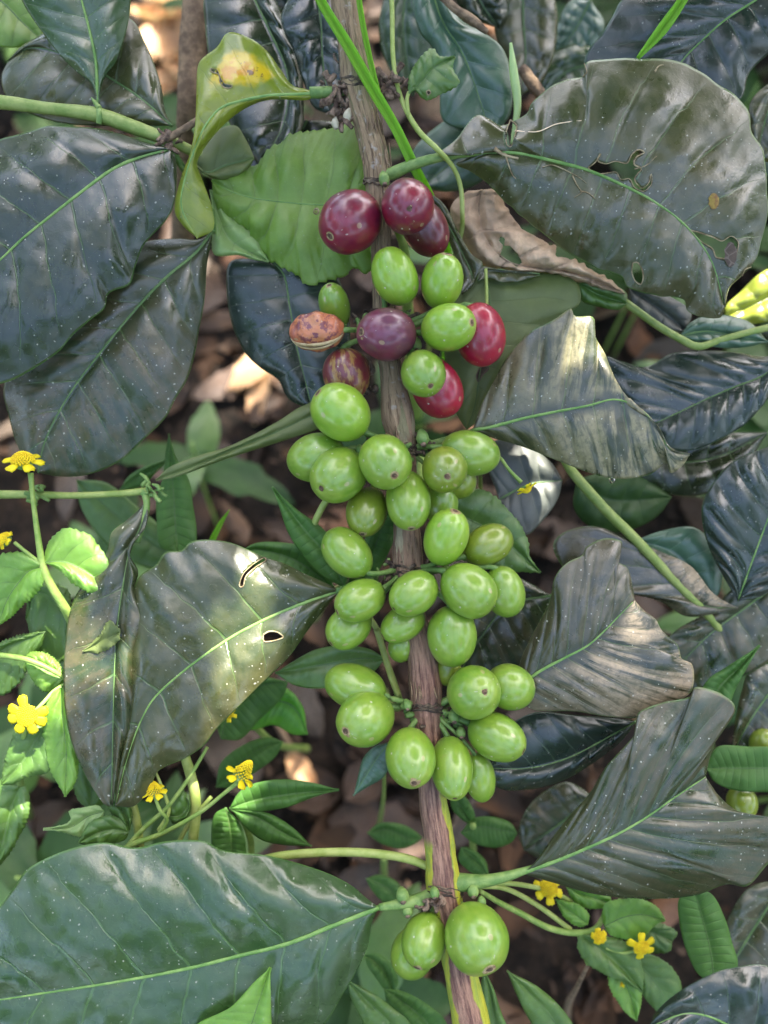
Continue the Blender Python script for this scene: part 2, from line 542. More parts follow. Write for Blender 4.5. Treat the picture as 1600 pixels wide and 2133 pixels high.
def fruit_mat(name, cols, kind='plain', rough=0.30):
    """cols: two body colours and a tint for the base end; local z runs to the navel"""
    t = NT(name)
    ob = t.obj()
    sp = t.sep(ob)
    big = t.rng(t.noise(110, 3, 0.6), 0.3, 0.7)
    col = t.mix(big, cols[0], cols[1])
    # meridian streaks
    ang = t.math('ARCTAN2', sp[1], sp[0])
    stv = t.comb(t.math('MULTIPLY', ang, 4.0), t.math('MULTIPLY', sp[2], 90.0), 0.0)
    st = t.rng(t.noise(1.6, 5, 0.65, vec=stv), 0.35, 0.75)
    col = t.mix(t.math('MULTIPLY', st, 0.28), col, cols[2])
    if kind == 'spots':       # shrivelled orange fruit with purple freckles
        sm = t.rng(t.noise(380, 5, 0.75), 0.47, 0.56)
        col = t.mix(t.math('MULTIPLY', sm, t.rng(t.noise(90, 2), 0.4, 0.6, 0.35, 1.0)), col, (0.13, 0.02, 0.04))
        wr = t.noise(300, 5, 0.7)
    elif kind == 'blotch':
        bl = t.rng(t.noise(1.1, 4, 0.6, vec=t.comb(t.math('MULTIPLY', ang, 2.0), t.math('MULTIPLY', sp[2], 150.0), 0.0)), 0.48, 0.56)
        col = t.mix(bl, col, (0.30, 0.17, 0.045))
    # pale pin specks and a few corky dots
    cyl = t.comb(t.math('MULTIPLY', ang, 0.006), sp[2], 0.0)
    vo = t.n('TexVoronoi', feature='F1', voronoi_dimensions='2D'); t.set(vo.inputs['Vector'], cyl); vo.inputs['Scale'].default_value = 420
    rc = t.sep(vo.outputs['Color'])
    sm = t.math('LESS_THAN', vo.outputs['Distance'], t.rng(rc[0], 0.6, 1.0, 0.0, 0.11, smooth=False))
    vo2 = t.n('TexVoronoi', feature='F1', voronoi_dimensions='2D'); t.set(vo2.inputs['Vector'], cyl); vo2.inputs['Scale'].default_value = 150
    rc2 = t.sep(vo2.outputs['Color'])
    sm2 = t.math('LESS_THAN', vo2.outputs['Distance'], t.rng(rc2[0], 0.8, 1.0, 0.0, 0.10, smooth=False))
    col = t.mix(t.math('MULTIPLY', sm, 0.7), col, (0.6, 0.6, 0.5))
    col = t.mix(t.math('MULTIPLY', sm2, 0.55), col, (0.42, 0.34, 0.18))
    scuff = t.rng(t.noise(170, 6, 0.8, dist=1.5), 0.57, 0.70)
    tip = t.rng(sp[2], 0.0045, 0.0085)
    col = t.mix(t.math('MULTIPLY', tip, 0.30), col, cols[2])
    col = t.mix(t.math('MULTIPLY', t.rng(t.noise(330, 3, 0.6), 0.35, 0.7), 0.22), col, tuple(x * 0.62 for x in cols[0]))
    col = t.mix(t.math('MULTIPLY', scuff, 0.42), col, (0.30, 0.22, 0.12))
    r = t.math('ADD', t.rng(t.noise(260, 4), 0.3, 0.7, rough, rough + 0.12), t.math('MULTIPLY', scuff, 0.25), clamp=True)
    h = t.math('ADD', t.math('MULTIPLY', t.noise(900, 3), 0.25), t.math('MULTIPLY', t.noise(160, 2), 0.8 if kind in ('spots', 'blotch') else 0.35))
    nrm = t.bump(h, 0.00025 if kind != 'spots' else 0.0014, 0.5)
    return t.done(t.pbr(col, r, nrm, 0.5, coat=0.6, coat_rough=0.17, sss=0.10, sss_col=(1.0, 1.0, 0.3), sss_scale=0.0015))

def simple_mat(name, c1, c2, scale=300, rough=0.6, bump=0.0004, detail=4, spec=0.4, trans=0.0, lo=0.35, hi=0.65, stretch=None):
    t = NT(name)
    vec = None
    if stretch:
        u = t.sep(t.uv('vein')); vec = t.comb(t.math('MULTIPLY', u[0], stretch[0]), t.math('MULTIPLY', u[1], stretch[1]), 0)
        f = t.rng(t.noise(1.0, detail, 0.65, vec=vec), lo, hi); h = t.noise(2.2, 4, 0.7, vec=vec)
    else:
        f = t.rng(t.noise(scale, detail, 0.65), lo, hi); h = t.noise(scale * 2, 4, 0.65)
    sh = t.pbr(t.mix(f, c1, c2), rough, t.bump(h, bump, 0.7), spec)
    if trans:
        tr = t.n('BsdfTranslucent'); t.set(tr.inputs['Color'], tuple(min(1, x * 2) for x in c2))
        ms = t.n('MixShader'); ms.inputs[0].default_value = trans
        t.t.links.new(sh, ms.inputs[1]); t.t.links.new(tr.outputs[0], ms.inputs[2]); sh = ms.outputs[0]
    return t.done(sh)

def bark_mat():
    """the branch: fibrous grey-tan bark above, red-purple smooth bark lower, yellow-green stripes at the tip.
    uv v runs along the stem in centimetres, u round it (u 0.25 faces the viewer)"""
    t = NT('coffee_stem_bark')
    u = t.sep(t.uv('vein'))
    vec = t.comb(t.math('MULTIPLY', u[0], 26.0), t.math('MULTIPLY', u[1], 0.9), 0)
    vec2 = t.comb(t.math('MULTIPLY', u[0], 9.0), t.math('MULTIPLY', u[1], 0.6), 0)
    fib = t.noise(1.0, 5, 0.7, vec=vec, dist=0.3)
    fib2 = t.noise(1.0, 4, 0.65, vec=vec2, dist=0.8)
    old = t.mix(t.rng(fib, 0.32, 0.56), (0.10, 0.060, 0.032), (0.44, 0.31, 0.18))
    old = t.mix(t.rng(fib2, 0.52, 0.66), old, (0.20, 0.19, 0.08))
    old = t.mix(t.rng(t.noise(420, 3), 0.6, 0.72, 0, 0.6), old, (0.55, 0.50, 0.44))
    mid = t.mix(t.rng(fib, 0.30, 0.55), (0.12, 0.060, 0.036), (0.36, 0.23, 0.145))
    mid = t.mix(t.rng(fib2, 0.55, 0.62, 0, 0.8), mid, (0.50, 0.44, 0.27))
    low = t.mix(t.rng(fib, 0.35, 0.65), (0.10, 0.042, 0.032), (0.36, 0.205, 0.135))
    # green-yellow living stripes, wandering along the stem
    side = t.math('ABSOLUTE', t.math('SUBTRACT', u[0], 0.25))
    wob = t.math('MULTIPLY', t.math('SUBTRACT', t.noise(1.0, 3, vec=t.comb(0.0, t.math('MULTIPLY', u[1], 0.8), 0.0)), 0.5), 0.22)
    uw = t.math('ADD', u[0], wob)
    right = t.math('MULTIPLY', t.rng(uw, 0.34, 0.36), t.rng(uw, 0.66, 0.70, 1.0, 0.0))
    left = t.math('MULTIPLY', t.math('ADD', t.rng(uw, 0.13, 0.15, 1.0, 0.0), t.rng(uw, 0.86, 0.9), clamp=True), t.rng(u[1], 54.2, 54.5))
    stripe = t.math('MAXIMUM', right, left)
    yel = t.mix(t.rng(fib2, 0.4, 0.6), (0.42, 0.41, 0.03), (0.26, 0.33, 0.05))
    a1 = t.rng(u[1], STEM_A[0], STEM_A[1])
    a2 = t.rng(u[1], STEM_B[0], STEM_B[1])
    a3 = t.rng(u[1], STEM_C[0], STEM_C[1])
    col = t.mix(a1, old, mid)
    col = t.mix(a2, col, low)
    col = t.mix(t.math('MULTIPLY', stripe, a3), col, yel)
    h = t.math('ADD', t.math('MULTIPLY', fib, t.rng(u[1], STEM_B[0], STEM_B[1], 1.0, 0.35)), t.math('MULTIPLY', t.noise(900, 3), 0.15))
    return t.done(t.pbr(col, t.rng(u[1], STEM_A[1], STEM_B[1], 0.75, 0.45), t.bump(h, 0.0024, 1.0), 0.4))

def soil_mat():
    t = NT('dark_humus_soil')
    f = t.rng(t.noise(60, 6, 0.7), 0.35, 0.7)
    col = t.mix(f, (0.007, 0.006, 0.005), (0.035, 0.024, 0.016))
    col = t.mix(t.rng(t.noise(400, 4, 0.7), 0.55, 0.7, 0, 0.7), col, (0.11, 0.07, 0.045))
    h = t.math('ADD', t.noise(90, 6, 0.7), t.math('MULTIPLY', t.noise(600, 4), 0.4))
    return t.done(t.pbr(col, 0.9, t.bump(h, 0.006, 1.0), 0.2))


M = {}
DK1, DK2 = (0.009, 0.022, 0.007), (0.020, 0.029, 0.009)
VEIN = (0.12, 0.26, 0.06)
M['coffee'] = leaf_mat('coffee_leaf_dark', DK1, DK2, VEIN)
M['coffee_dusty'] = leaf_mat('coffee_leaf_dusty', (0.022, 0.030, 0.012), (0.045, 0.042, 0.020), VEIN, dust=0.95, dust_col=(0.33, 0.255, 0.155), dust_side=1, specks=1.2)
M['coffee_dust_sheen'] = leaf_mat('coffee_leaf_dust_gold_sheen', (0.018, 0.030, 0.012), (0.040, 0.044, 0.020), VEIN, dust=0.9, dust_col=(0.27, 0.235, 0.12), specks=1.2)  # gold tint paints a sun sheen along with the dust
M['coffee_olive'] = leaf_mat('coffee_leaf_olive', (0.026, 0.040, 0.010), (0.052, 0.054, 0.018), VEIN, dust=0.16, dust_col=(0.18, 0.15, 0.07), specks=1.1)
M['coffee_brownish'] = leaf_mat('coffee_leaf_brownish', (0.014, 0.032, 0.009), (0.034, 0.042, 0.015), VEIN, dust=0.30, dust_col=(0.15, 0.095, 0.05), specks=1.3)
M['coffee_blue'] = leaf_mat('coffee_leaf_bluish', (0.009, 0.020, 0.013), (0.015, 0.027, 0.017), (0.09, 0.17, 0.07), rough=(0.22, 0.36), specks=0.7)
M['coffee_teal'] = leaf_mat('coffee_leaf_teal', (0.035, 0.085, 0.045), (0.050, 0.105, 0.058), (0.14, 0.26, 0.12), rough=(0.30, 0.42), specks=0.3)
M['coffee_green'] = leaf_mat('coffee_leaf_midgreen', (0.022, 0.056, 0.017), (0.038, 0.072, 0.024), VEIN, specks=0.8)
M['coffee_grey'] = leaf_mat('coffee_leaf_grey_underside', (0.045, 0.052, 0.042), (0.065, 0.072, 0.058), (0.14, 0.19, 0.10), specks=0.3, rough=(0.5, 0.6))
M['coffee_yellow'] = leaf_mat('coffee_leaf_yellowing', (0.130, 0.185, 0.018), (0.23, 0.26, 0.028), (0.30, 0.36, 0.10), specks=0.6, trans=0.25,
                              patch=[(0.31, -0.50, 0.14, (0.62, 0.44, 0.015), 0.20, 140), (0.33, -0.46, 0.065, (0.60, 0.27, 0.012), 0.24, 200), (0.27, -0.44, 0.02, (0.14, 0.05, 0.025), 0.34, 480)])
M['olive_under'] = leaf_mat('leaf_olive_underside', (0.085, 0.120, 0.030), (0.12, 0.155, 0.040), (0.22, 0.28, 0.09), specks=0.3, trans=0.3, rough=(0.5, 0.6))
M['rib'] = simple_mat('midrib_green', (0.10, 0.22, 0.045), (0.20, 0.33, 0.085), 200, 0.45, 0.0002)
M['rib_dim'] = simple_mat('midrib_dull', (0.07, 0.14, 0.04), (0.12, 0.20, 0.06), 200, 0.5, 0.0002)
M['weed'] = leaf_mat('weed_leaf_green', (0.110, 0.225, 0.028), (0.165, 0.290, 0.045), (0.17, 0.30, 0.09), specks=0.5, trans=0.28, rough=(0.42, 0.55), net=0.25, bump=1.3)
M['weed_dark'] = leaf_mat('weed_leaf_dark', (0.055, 0.125, 0.018), (0.085, 0.165, 0.028), (0.11, 0.22, 0.07), specks=0.5, trans=0.22, rough=(0.40, 0.52), net=0.2)
M['weed_pale'] = leaf_mat('weed_leaf_pale', (0.16, 0.25, 0.09), (0.24, 0.33, 0.13), (0.34, 0.42, 0.20), specks=0.3, trans=0.3, rough=(0.5, 0.6), net=0.3)
M['undergrowth'] = leaf_mat('undergrowth_leaf', (0.020, 0.055, 0.010), (0.034, 0.080, 0.016), (0.06, 0.12, 0.03), specks=0.0, trans=0.2, spec=0.35, rough=(0.45, 0.6))
M['serrate'] = leaf_mat('broad_serrated_leaf', (0.105, 0.195, 0.020), (0.160, 0.250, 0.034), (0.27, 0.38, 0.11), vein_amt=0.4, specks=0.6, trans=0.32, rough=(0.42, 0.55), net=0.15, bump=1.4)
M['lance'] = leaf_mat('lance_leaf_green', (0.045, 0.125, 0.020), (0.070, 0.160, 0.030), (0.09, 0.19, 0.05), specks=0.2, trans=0.25, spec=0.4, rough=(0.45, 0.6), vein_amt=0.25, vein_w=0.12)
M['lance_bright'] = leaf_mat('lance_leaf_bright', (0.07, 0.22, 0.02), (0.12, 0.28, 0.03), (0.16, 0.32, 0.06), specks=0.2, trans=0.4, rough=(0.4, 0.5), vein_amt=0.2)
M['chew'] = simple_mat('dry_chewed_edge', (0.17, 0.125, 0.06), (0.38, 0.31, 0.18), 500, 0.8, 0.0004)
M['dead'] = leaf_mat('dead_leaf_tan', (0.30, 0.185, 0.105), (0.54, 0.39, 0.25), (0.34, 0.24, 0.15), specks=0.2, rough=(0.65, 0.8), bump=2.5, net=0.35, trans=0.1)
M['dead2'] = leaf_mat('dead_leaf_brown', (0.022, 0.009, 0.003), (0.044, 0.019, 0.007), (0.20, 0.12, 0.07), specks=0.2, rough=(0.6, 0.8), bump=2.5, net=0.3)
M['dead3'] = leaf_mat('dead_leaf_orange', (0.085, 0.030, 0.007), (0.150, 0.055, 0.015), (0.36, 0.22, 0.12), specks=0.2, rough=(0.6, 0.8), bump=2.5, net=0.3, trans=0.1)
M['dead4'] = leaf_mat('dead_leaf_grey', (0.024, 0.015, 0.008), (0.053, 0.032, 0.017), (0.24, 0.2, 0.16), specks=0.2, rough=(0.7, 0.85), bump=2.5, net=0.3)
M['dead_sun_patch'] = leaf_mat('sun_patch_litter_leaf', (0.34, 0.17, 0.075), (0.52, 0.31, 0.16), (0.5, 0.32, 0.18), specks=0.0, rough=(0.65, 0.8), bump=2.5, net=0.35, trans=0.1)  # pale colour brightens the litter where sun patches fall
M['dead_litter'] = leaf_mat('litter_leaf_tan', (0.050, 0.021, 0.006), (0.100, 0.047, 0.015), (0.1, 0.065, 0.04), specks=0.0, rough=(0.65, 0.8), bump=2.5, net=0.35, trans=0.1)
M['bark'] = bark_mat()
M['node'] = simple_mat('node_dark_bark', (0.030, 0.021, 0.015), (0.17, 0.125, 0.08), 500, 0.8, 0.001)
M['debris'] = simple_mat('dry_flower_remains', (0.07, 0.042, 0.028), (0.27, 0.19, 0.13), 450, 0.85, 0.0015)
M['stub'] = simple_mat('green_stalk', (0.10, 0.20, 0.045), (0.20, 0.30, 0.08), 300, 0.5, 0.0004)
M['stalk'] = simple_mat('weed_stalk', (0.16, 0.27, 0.05), (0.27, 0.36, 0.09), 250, 0.5, 0.0003)
M['stalk_y'] = simple_mat('yellow_green_stalk', (0.26, 0.34, 0.07), (0.36, 0.42, 0.12), 250, 0.5, 0.0003)
M['twig_g'] = simple_mat('green_twig', (0.17, 0.25, 0.05), (0.27, 0.33, 0.09), 200, 0.5, 0.0004)
M['twig_b'] = simple_mat('brown_twig', (0.13, 0.085, 0.05), (0.28, 0.19, 0.11), 350, 0.8, 0.001)
M['grass'] = simple_mat('fresh_grass', (0.15, 0.34, 0.02), (0.24, 0.46, 0.04), 150, 0.4, 0.0003, trans=0.45, stretch=(10, 0.15))
M['petal'] = simple_mat('yellow_petal', (0.74, 0.58, 0.008), (0.84, 0.70, 0.015), 300, 0.55, 0.0003, trans=0.3)
M['floret'] = simple_mat('orange_yellow_floret', (0.66, 0.46, 0.006), (0.82, 0.66, 0.012), 700, 0.65, 0.0004)
M['white'] = simple_mat('pale_wax', (0.42, 0.38, 0.26), (0.56, 0.52, 0.38), 400, 0.5, 0.0003)
M['soil'] = soil_mat()
M['navel'] = simple_mat('fruit_scar', (0.20, 0.12, 0.055), (0.42, 0.34, 0.17), 700, 0.8, 0.0008)
M['navel_pit'] = simple_mat('fruit_scar_pit', (0.06, 0.035, 0.02), (0.16, 0.10, 0.06), 900, 0.85, 0.0008)
M['parch'] = simple_mat('dry_parchment_skin', (0.40, 0.28, 0.13), (0.58, 0.45, 0.25), 300, 0.7, 0.0008)
M['f_green'] = fruit_mat('unripe_fruit', [(0.125, 0.262, 0.020), (0.200, 0.320, 0.030), (0.30, 0.36, 0.06)])
M['f_green2'] = fruit_mat('unripe_fruit_olive', [(0.125, 0.205, 0.012), (0.19, 0.250, 0.020), (0.28, 0.29, 0.045)])
M['f_lime'] = fruit_mat('unripe_fruit_lime', [(0.170, 0.345, 0.020), (0.245, 0.400, 0.030), (0.34, 0.43, 0.07)])
M['f_red'] = fruit_mat('ripe_fruit_red', [(0.20, 0.005, 0.020), (0.075, 0.007, 0.034), (0.27, 0.02, 0.04)])
M['f_bright'] = fruit_mat('ripe_fruit_crimson', [(0.36, 0.006, 0.026), (0.22, 0.006, 0.028), (0.40, 0.025, 0.05)])
M['f_dark'] = fruit_mat('ripe_fruit_darkred', [(0.15, 0.010, 0.018), (0.08, 0.010, 0.018), (0.18, 0.02, 0.03)])
M['f_purple'] = fruit_mat('ripe_fruit_purple', [(0.15, 0.018, 0.045), (0.080, 0.018, 0.050), (0.22, 0.05, 0.06)], rough=0.33)
M['f_spots'] = fruit_mat('shrivelled_fruit', [(0.52, 0.13, 0.045), (0.44, 0.18, 0.07), (0.55, 0.25, 0.11)], 'spots', rough=0.5)
M['f_blotch'] = fruit_mat('blotched_fruit', [(0.16, 0.015, 0.022), (0.11, 0.02, 0.025), (0.25, 0.06, 0.03)], 'blotch', rough=0.38)

# ------------------------------------------------------------------ the ground
def build_ground():
    n = 150
    # fine patch near the camera, coarse skirt to the horizon
    xs = np.concatenate([-np.geomspace(30, 1.1, 14), np.linspace(-1.0, 1.0, n), np.geomspace(1.1, 30, 14)])
    ys = np.concatenate([-np.geomspace(30, 0.75, 14), np.linspace(-0.6, 1.6, n), np.geomspace(1.7, 30, 14)])
    X, Y = np.meshgrid(xs, ys, indexing='ij')
    Z = GZ(X, Y)
    V = np.stack([X, Y, Z], -1).reshape(-1, 3)
    m = len(ys)
    Fc = [(i * m + j, (i + 1) * m + j, (i + 1) * m + j + 1, i * m + j + 1) for i in range(len(xs) - 1) for j in range(m - 1)]
    o = mesh_obj('ground', V, Fc, M['soil'])
    o['kind'] = 'structure'
    return o

def GZ(X, Y):
    X = np.asarray(X, float); Y = np.asarray(Y, float)
    return 0.014 * vnoise(X * 7 + 9, Y * 7 + 5, 3) + 0.005 * vnoise(X * 31 + 3, Y * 31 + 1, 4) - 0.012

build_ground()

# ------------------------------------------------------------------ the fruiting branch
branch = thing('coffee_branch', 'thick bark-covered coffee branch down the middle with large dark glossy leaves on both sides', 'branch', P(985, 2250, 0))
stem_pts = [(560, -2300, -150), (640, -1200, -60), (700, -400, -10), (718, 0, 0), (731, 90, 2), (743, 170, 4), (762, 250, 5), (781, 320, 5), (788, 380, 5), (793, 480, 2),
            (795, 590, 0), (803, 690, 0), (817, 790, 2), (830, 870, 6), (842, 930, 4), (846, 1000, 4), (848, 1100, 6), (851, 1180, 8),
            (860, 1270, 8), (877, 1350, 10), (886, 1420, 12), (888, 1475, 14), (894, 1550, 16), (904, 1680, 20), (918, 1770, 24), (926, 1845, 28),
            (936, 1900, 30), (952, 1990, 34), (978, 2110, 40), (1010, 2300, 50)]
stem_r = [40, 34, 31, 29, 27, 32, 28, 29, 28, 22, 20, 24, 25, 35, 25, 24, 29, 33, 24, 29, 34, 32, 25, 30, 31, 37, 31, 33, 38, 40]
V, Fc, U = tube_data(stem_pts, stem_r, 28, n=460, rough=0.055, seed=21)
mesh_obj('stem', V, Fc, M['bark'], branch, uv=U)

def node_ring(x, y, z, r, w=7, seed=1, mat='node'):
    parts = []
    for k in range(3):
        rr = random.Random(seed * 10 + k)
        pts = []
        n = 26
        for i in range(n + 1):
            th = 2 * math.pi * i / n
            pts.append((x + (r + 2 + 2 * rr.random()) * math.cos(th), y + (k - 1) * w * 0.8 + rr.uniform(-3, 3) + 0.10 * r * math.cos(th), z + (r + 2) * math.sin(th)))
        parts.append(tube_data(pts, (w * 0.34, w * 0.28), 7, n=80, rough=1.0, seed=seed + k))
    V, Fc, U = join_data(parts)
    return mesh_obj('node_ring', V, Fc, M[mat], branch, uv=U)
for q in [(745, 168, 4, 30, 8, 1), (788, 378, 4, 27, 6, 2), (800, 660, 0, 25, 6, 7), (843, 935, 4, 25, 9, 3), (851, 1190, 8, 28, 9, 4), (888, 1475, 14, 31, 8, 5), (927, 1857, 29, 33, 8, 6)]:
    node_ring(*q)

# torn bark sheath above the third node
def sheath(x, y, z, r, seed):
    rr = random.Random(seed); parts = []
    for k in range(5):
        th = math.radians(rr.uniform(10, 170))
        px, pz = x + (r + 2) * math.cos(th), z + (r + 2) * math.sin(th)
        L = rr.uniform(14, 46)
        parts.append(tube_data([(px - 3, y - L, pz - 3), (px, y - L * 0.4, pz + 1), (px + rr.uniform(-3, 6), y + rr.uniform(0, 12), pz + rr.uniform(1, 5))],
                               [0.6, 2.2, 0.7], 6, n=12, rough=0.5, seed=seed + k))
    V, Fc, U = join_data(parts)
    mesh_obj('bark_fibre', V, Fc, M['twig_b'], branch, uv=U)
sheath(836, 915, 6, 30, 5); sheath(847, 1150, 8, 27, 8); sheath(800, 600, 1, 25, 9); sheath(884, 1455, 14, 31, 10); sheath(770, 270, 6, 27, 14); sheath(785, 340, 6, 27, 15)

def crumbs(name, cx, cy, cz, rx, ry, rz, n, mat, seed, r=(3, 8), parent=None, label=None):
    rr = random.Random(seed); parts = []
    for k in range(n):
        x, y, z = cx + rr.gauss(0, rx), cy + rr.gauss(0, ry), cz + rr.gauss(0, rz)
        x2, y2, z2 = x + rr.uniform(-22, 22), y + rr.uniform(-22, 22), z + rr.uniform(-12, 14)
        r0 = rr.uniform(*r)
        parts.append(tube_data([(x, y, z), ((x + x2) / 2 + rr.uniform(-6, 6), (y + y2) / 2 + rr.uniform(-6, 6), (z + z2) / 2), (x2, y2, z2)],
                               [r0 * 0.6, r0, r0 * 0.7], 7, n=8, rough=0.45, seed=seed + k))
    V, Fc, U = join_data(parts)
    return mesh_obj(name, V, Fc, M[mat], parent or branch, uv=U, label=label)
crumbs('dried_flower_cluster', 708, 188, 12, 14, 16, 8, 30, 'debris', 3, (3, 7), label='dry brown flower remains left of the top node')
crumbs('dried_flower_cluster', 712, 232, 8, 10, 14, 6, 16, 'debris', 4, (2.5, 6), label='dry brown flower remains hanging below the top node')
crumbs('dried_flower_cluster', 812, 172, 10, 12, 12, 8, 26, 'debris', 5, (3, 7), label='dry brown flower remains right of the top node')
for (x0, y0, x1, y1) in [(690, 185, 676, 150), (700, 205, 690, 240), (815, 160, 838, 132), (820, 185, 850, 180)]:
    tube('dried_stalk', [(x0, y0, 12), ((x0 + x1) / 2 + 3, (y0 + y1) / 2, 16), (x1, y1, 18)], [5, 5, 7], M['debris'], branch, 8, rough=0.3)
tube('bud_tip', [(699, 244, 10), (698, 256, 12), (701, 268, 12)], [3, 8, 5], M['white'], branch, 10, label='small pale waxy bud tip')
tube('bud_tip', [(728, 226, 14), (724, 240, 16), (722, 254, 16)], [3, 9, 6], M['white'], branch, 10, label='small pale waxy bud tip')

RIM = M['chew']
# petioles
tube('petiole', [(786, 372, 6), (815, 362, 18), (860, 343, 24), (930, 325, 28), (1025, 317, 32)], [11, 13, 11, 9, 5], M['stub'], branch, 10)
tube('petiole', [(930, 1838, 30), (970, 1838, 40), (1010, 1835, 44), (1060, 1824, 46), (1110, 1808, 48)], [20, 18, 13, 10, 6], M['stub'], branch, 10)
tube('petiole', [(925, 1850, 28), (890, 1868, 40), (850, 1880, 52), (790, 1890, 62)], [17, 14, 12, 7], M['stub'], branch, 10)
tube('petiole', [(850, 1192, 8), (790, 1205, -4), (740, 1220, -6), (700, 1233, -4)], [9, 8, 8, 8], M['stub'], branch, 10)
tube('petiole', [(888, 1478, 10), (960, 1455, -20), (1040, 1430, -20), (1115, 1403, 0)], [9, 9, 8, 7], M['stub'], branch, 10)
tube('petiole', [(843, 935, 6), (900, 925, -20), (960, 908, -18), (1000, 896, -6)], [9, 8, 8, 7], M['stub'], branch, 10)
tube('petiole', [(745, 172, 4), (720, 188, 6), (690, 192, 8), (645, 193, 12)], [13, 12, 12, 11], M['stub'], branch, 10)

# --- the big chewed leaf, upper right
h1 = [(1225, 350), (1240, 338), (1252, 319), (1245, 334), (1262, 341), (1282, 336), (1306, 340), (1316, 322), (1330, 312), (1342, 318), (1326, 327), (1321, 342),
      (1336, 352), (1328, 362), (1322, 374), (1338, 392), (1352, 380), (1356, 362), (1357, 382), (1340, 398), (1322, 390), (1311, 372), (1294, 374), (1284, 359), (1262, 361), (1240, 362)]
h2 = [(1438, 480), (1462, 486), (1486, 494), (1504, 502), (1524, 492), (1538, 505), (1534, 528), (1522, 556), (1510, 540), (1492, 536), (1484, 518), (1462, 504)]
h3 = [(1318, 548), (1327, 547), (1337, 560), (1340, 580), (1334, 593), (1323, 585), (1316, 566)]
h4 = [(1063, 250), (1076, 262), (1072, 285), (1064, 306), (1056, 302), (1055, 275)]
lf1, V1 = leaf(branch, [(1000, 319), (1070, 318), (1150, 335), (1225, 355), (1300, 387), (1362, 420), (1428, 470), (1480, 540), (1510, 640)],
     [(915, 322), (950, 290), (992, 240), (1015, 244), (1045, 262), (1075, 250), (1100, 235), (1108, 214), (1140, 186), (1180, 165), (1214, 159), (1220, 130), (1262, 123), (1300, 121), (1340, 124), (1380, 122),
      (1425, 130), (1490, 171), (1535, 202), (1560, 232), (1566, 275), (1590, 315), (1597, 380), (1600, 440), (1587, 500), (1572, 545), (1545, 575), (1520, 600)],
     [(950, 342), (980, 357), (1015, 382), (1060, 427), (1100, 462), (1150, 502), (1200, 536), (1250, 562), (1293, 575), (1306, 597), (1365, 615), (1425, 625), (1432, 648), (1500, 662)],
     M['coffee_olive'], M['rib'], z=(32, 10), za=-10, zb=-60, nerves=10, quilt=8, bulge=22, arch=22, holes=[h1, h2, h3, h4], rib=(8.5, 2), nu=190, nv=56,
     rim_mat=RIM, rough_edge=2.0, label='largest leaf, chewed through along its midrib, right of the topmost red fruits')
def scar(parent, V3, pts, r=2.4, mat=None):
    r = r * 0.5
    q = [(x, y, leaf_z(V3, x, y) + 1.5) for x, y in pts]
    V, Fc, U = tube_data(q, (r, r * 0.6), 6, n=len(q) * 6, rough=0.5, seed=len(pts))
    mesh_obj('chewed_edge', V, Fc, mat or RIM, parent, uv=U)
scar(lf1, V1, [(1052, 318), (1060, 345), (1068, 365), (1075, 372)], 3)
scar(lf1, V1, [(1030, 310), (1050, 322), (1080, 330)], 7)
scar(lf1, V1, [(1130, 348), (1150, 344), (1185, 358), (1210, 372), (1222, 382)])
scar(lf1, V1, [(1192, 366), (1205, 390), (1212, 400), (1196, 412)])
scar(lf1, V1, [(1208, 398), (1226, 402), (1240, 414)])
scar(lf1, V1, [(1072, 273), (1120, 274), (1160, 258), (1212, 251)], 2.6, M['dead'])
scar(lf1, V1, [(1214, 160), (1222, 150), (1217, 132)], 2.6)
scar(lf1, V1, [(1364, 150), (1372, 138), (1382, 135)], 3.2)
scar(lf1, V1, [(1322, 352), (1345, 345), (1368, 325)], 2)
scar(lf1, V1, [(1545, 575), (1552, 562), (1565, 556)], 3)
# dried flap at the second hole, rust spot
for (cx, cy, rx, ry, m_) in [(1522, 530, 13, 26, 'dead4'), (1487, 419, 11, 17, 'petalspot')]:
    if m_ == 'petalspot':
        M['petalspot'] = simple_mat('rust_spot', (0.30, 0.21, 0.04), (0.20, 0.10, 0.03), 700, 0.7)
    n = 16
    pts = [(cx + rx * math.cos(2 * math.pi * i / n) * (1 + .12 * math.sin(i * 3)), cy + ry * math.sin(2 * math.pi * i / n)) for i in range(n)]
    zz = leaf_z(V1, cx, cy) + 3
    V = PA(np.array([(cx, cy, zz + 1.5)] + [(x, y, leaf_z(V1, x, y) + 1.2 if m_ != 'dead4' else zz) for x, y in pts]))
    mesh_obj('leaf_spot' if m_ != 'dead4' else 'dried_flap', V, [(0, 1 + (i + 1) % n, 1 + i) for i in range(n)], M[m_], lf1, uv=np.full((n + 1, 2), 0.5), uv2=np.full((n + 1, 2), 0.5))

# --- folded leaf with dust and painted gold sheen, right of the middle
leaf(branch, [(985, 895), (1020, 890), (1080, 874), (1150, 859), (1225, 845), (1282, 832), (1330, 850), (1370, 890), (1395, 935), (1437, 947)],
     [(1000, 850), (1025, 800), (1050, 755), (1080, 715), (1105, 690), (1150, 668), (1168, 656), (1190, 642), (1197, 658), (1236, 661), (1240, 700), (1262, 740), (1275, 790), (1287, 830), (1335, 850), (1374, 892), (1398, 934)],
     [(1025, 912), (1087, 930), (1150, 955), (1225, 984), (1270, 996), (1310, 997), (1355, 988), (1390, 965), (1396, 985), (1420, 972)],
     M['coffee_dust_sheen'], M['rib'], z=(8, 30), za=-10, zb=-46, arch=34, nerves=8, quilt=11, bulge=10, rib=(7, 1.5), nu=110, nv=30,
     label='leaf folded upward with dust and painted gold sheen, right of the crimson fruits')
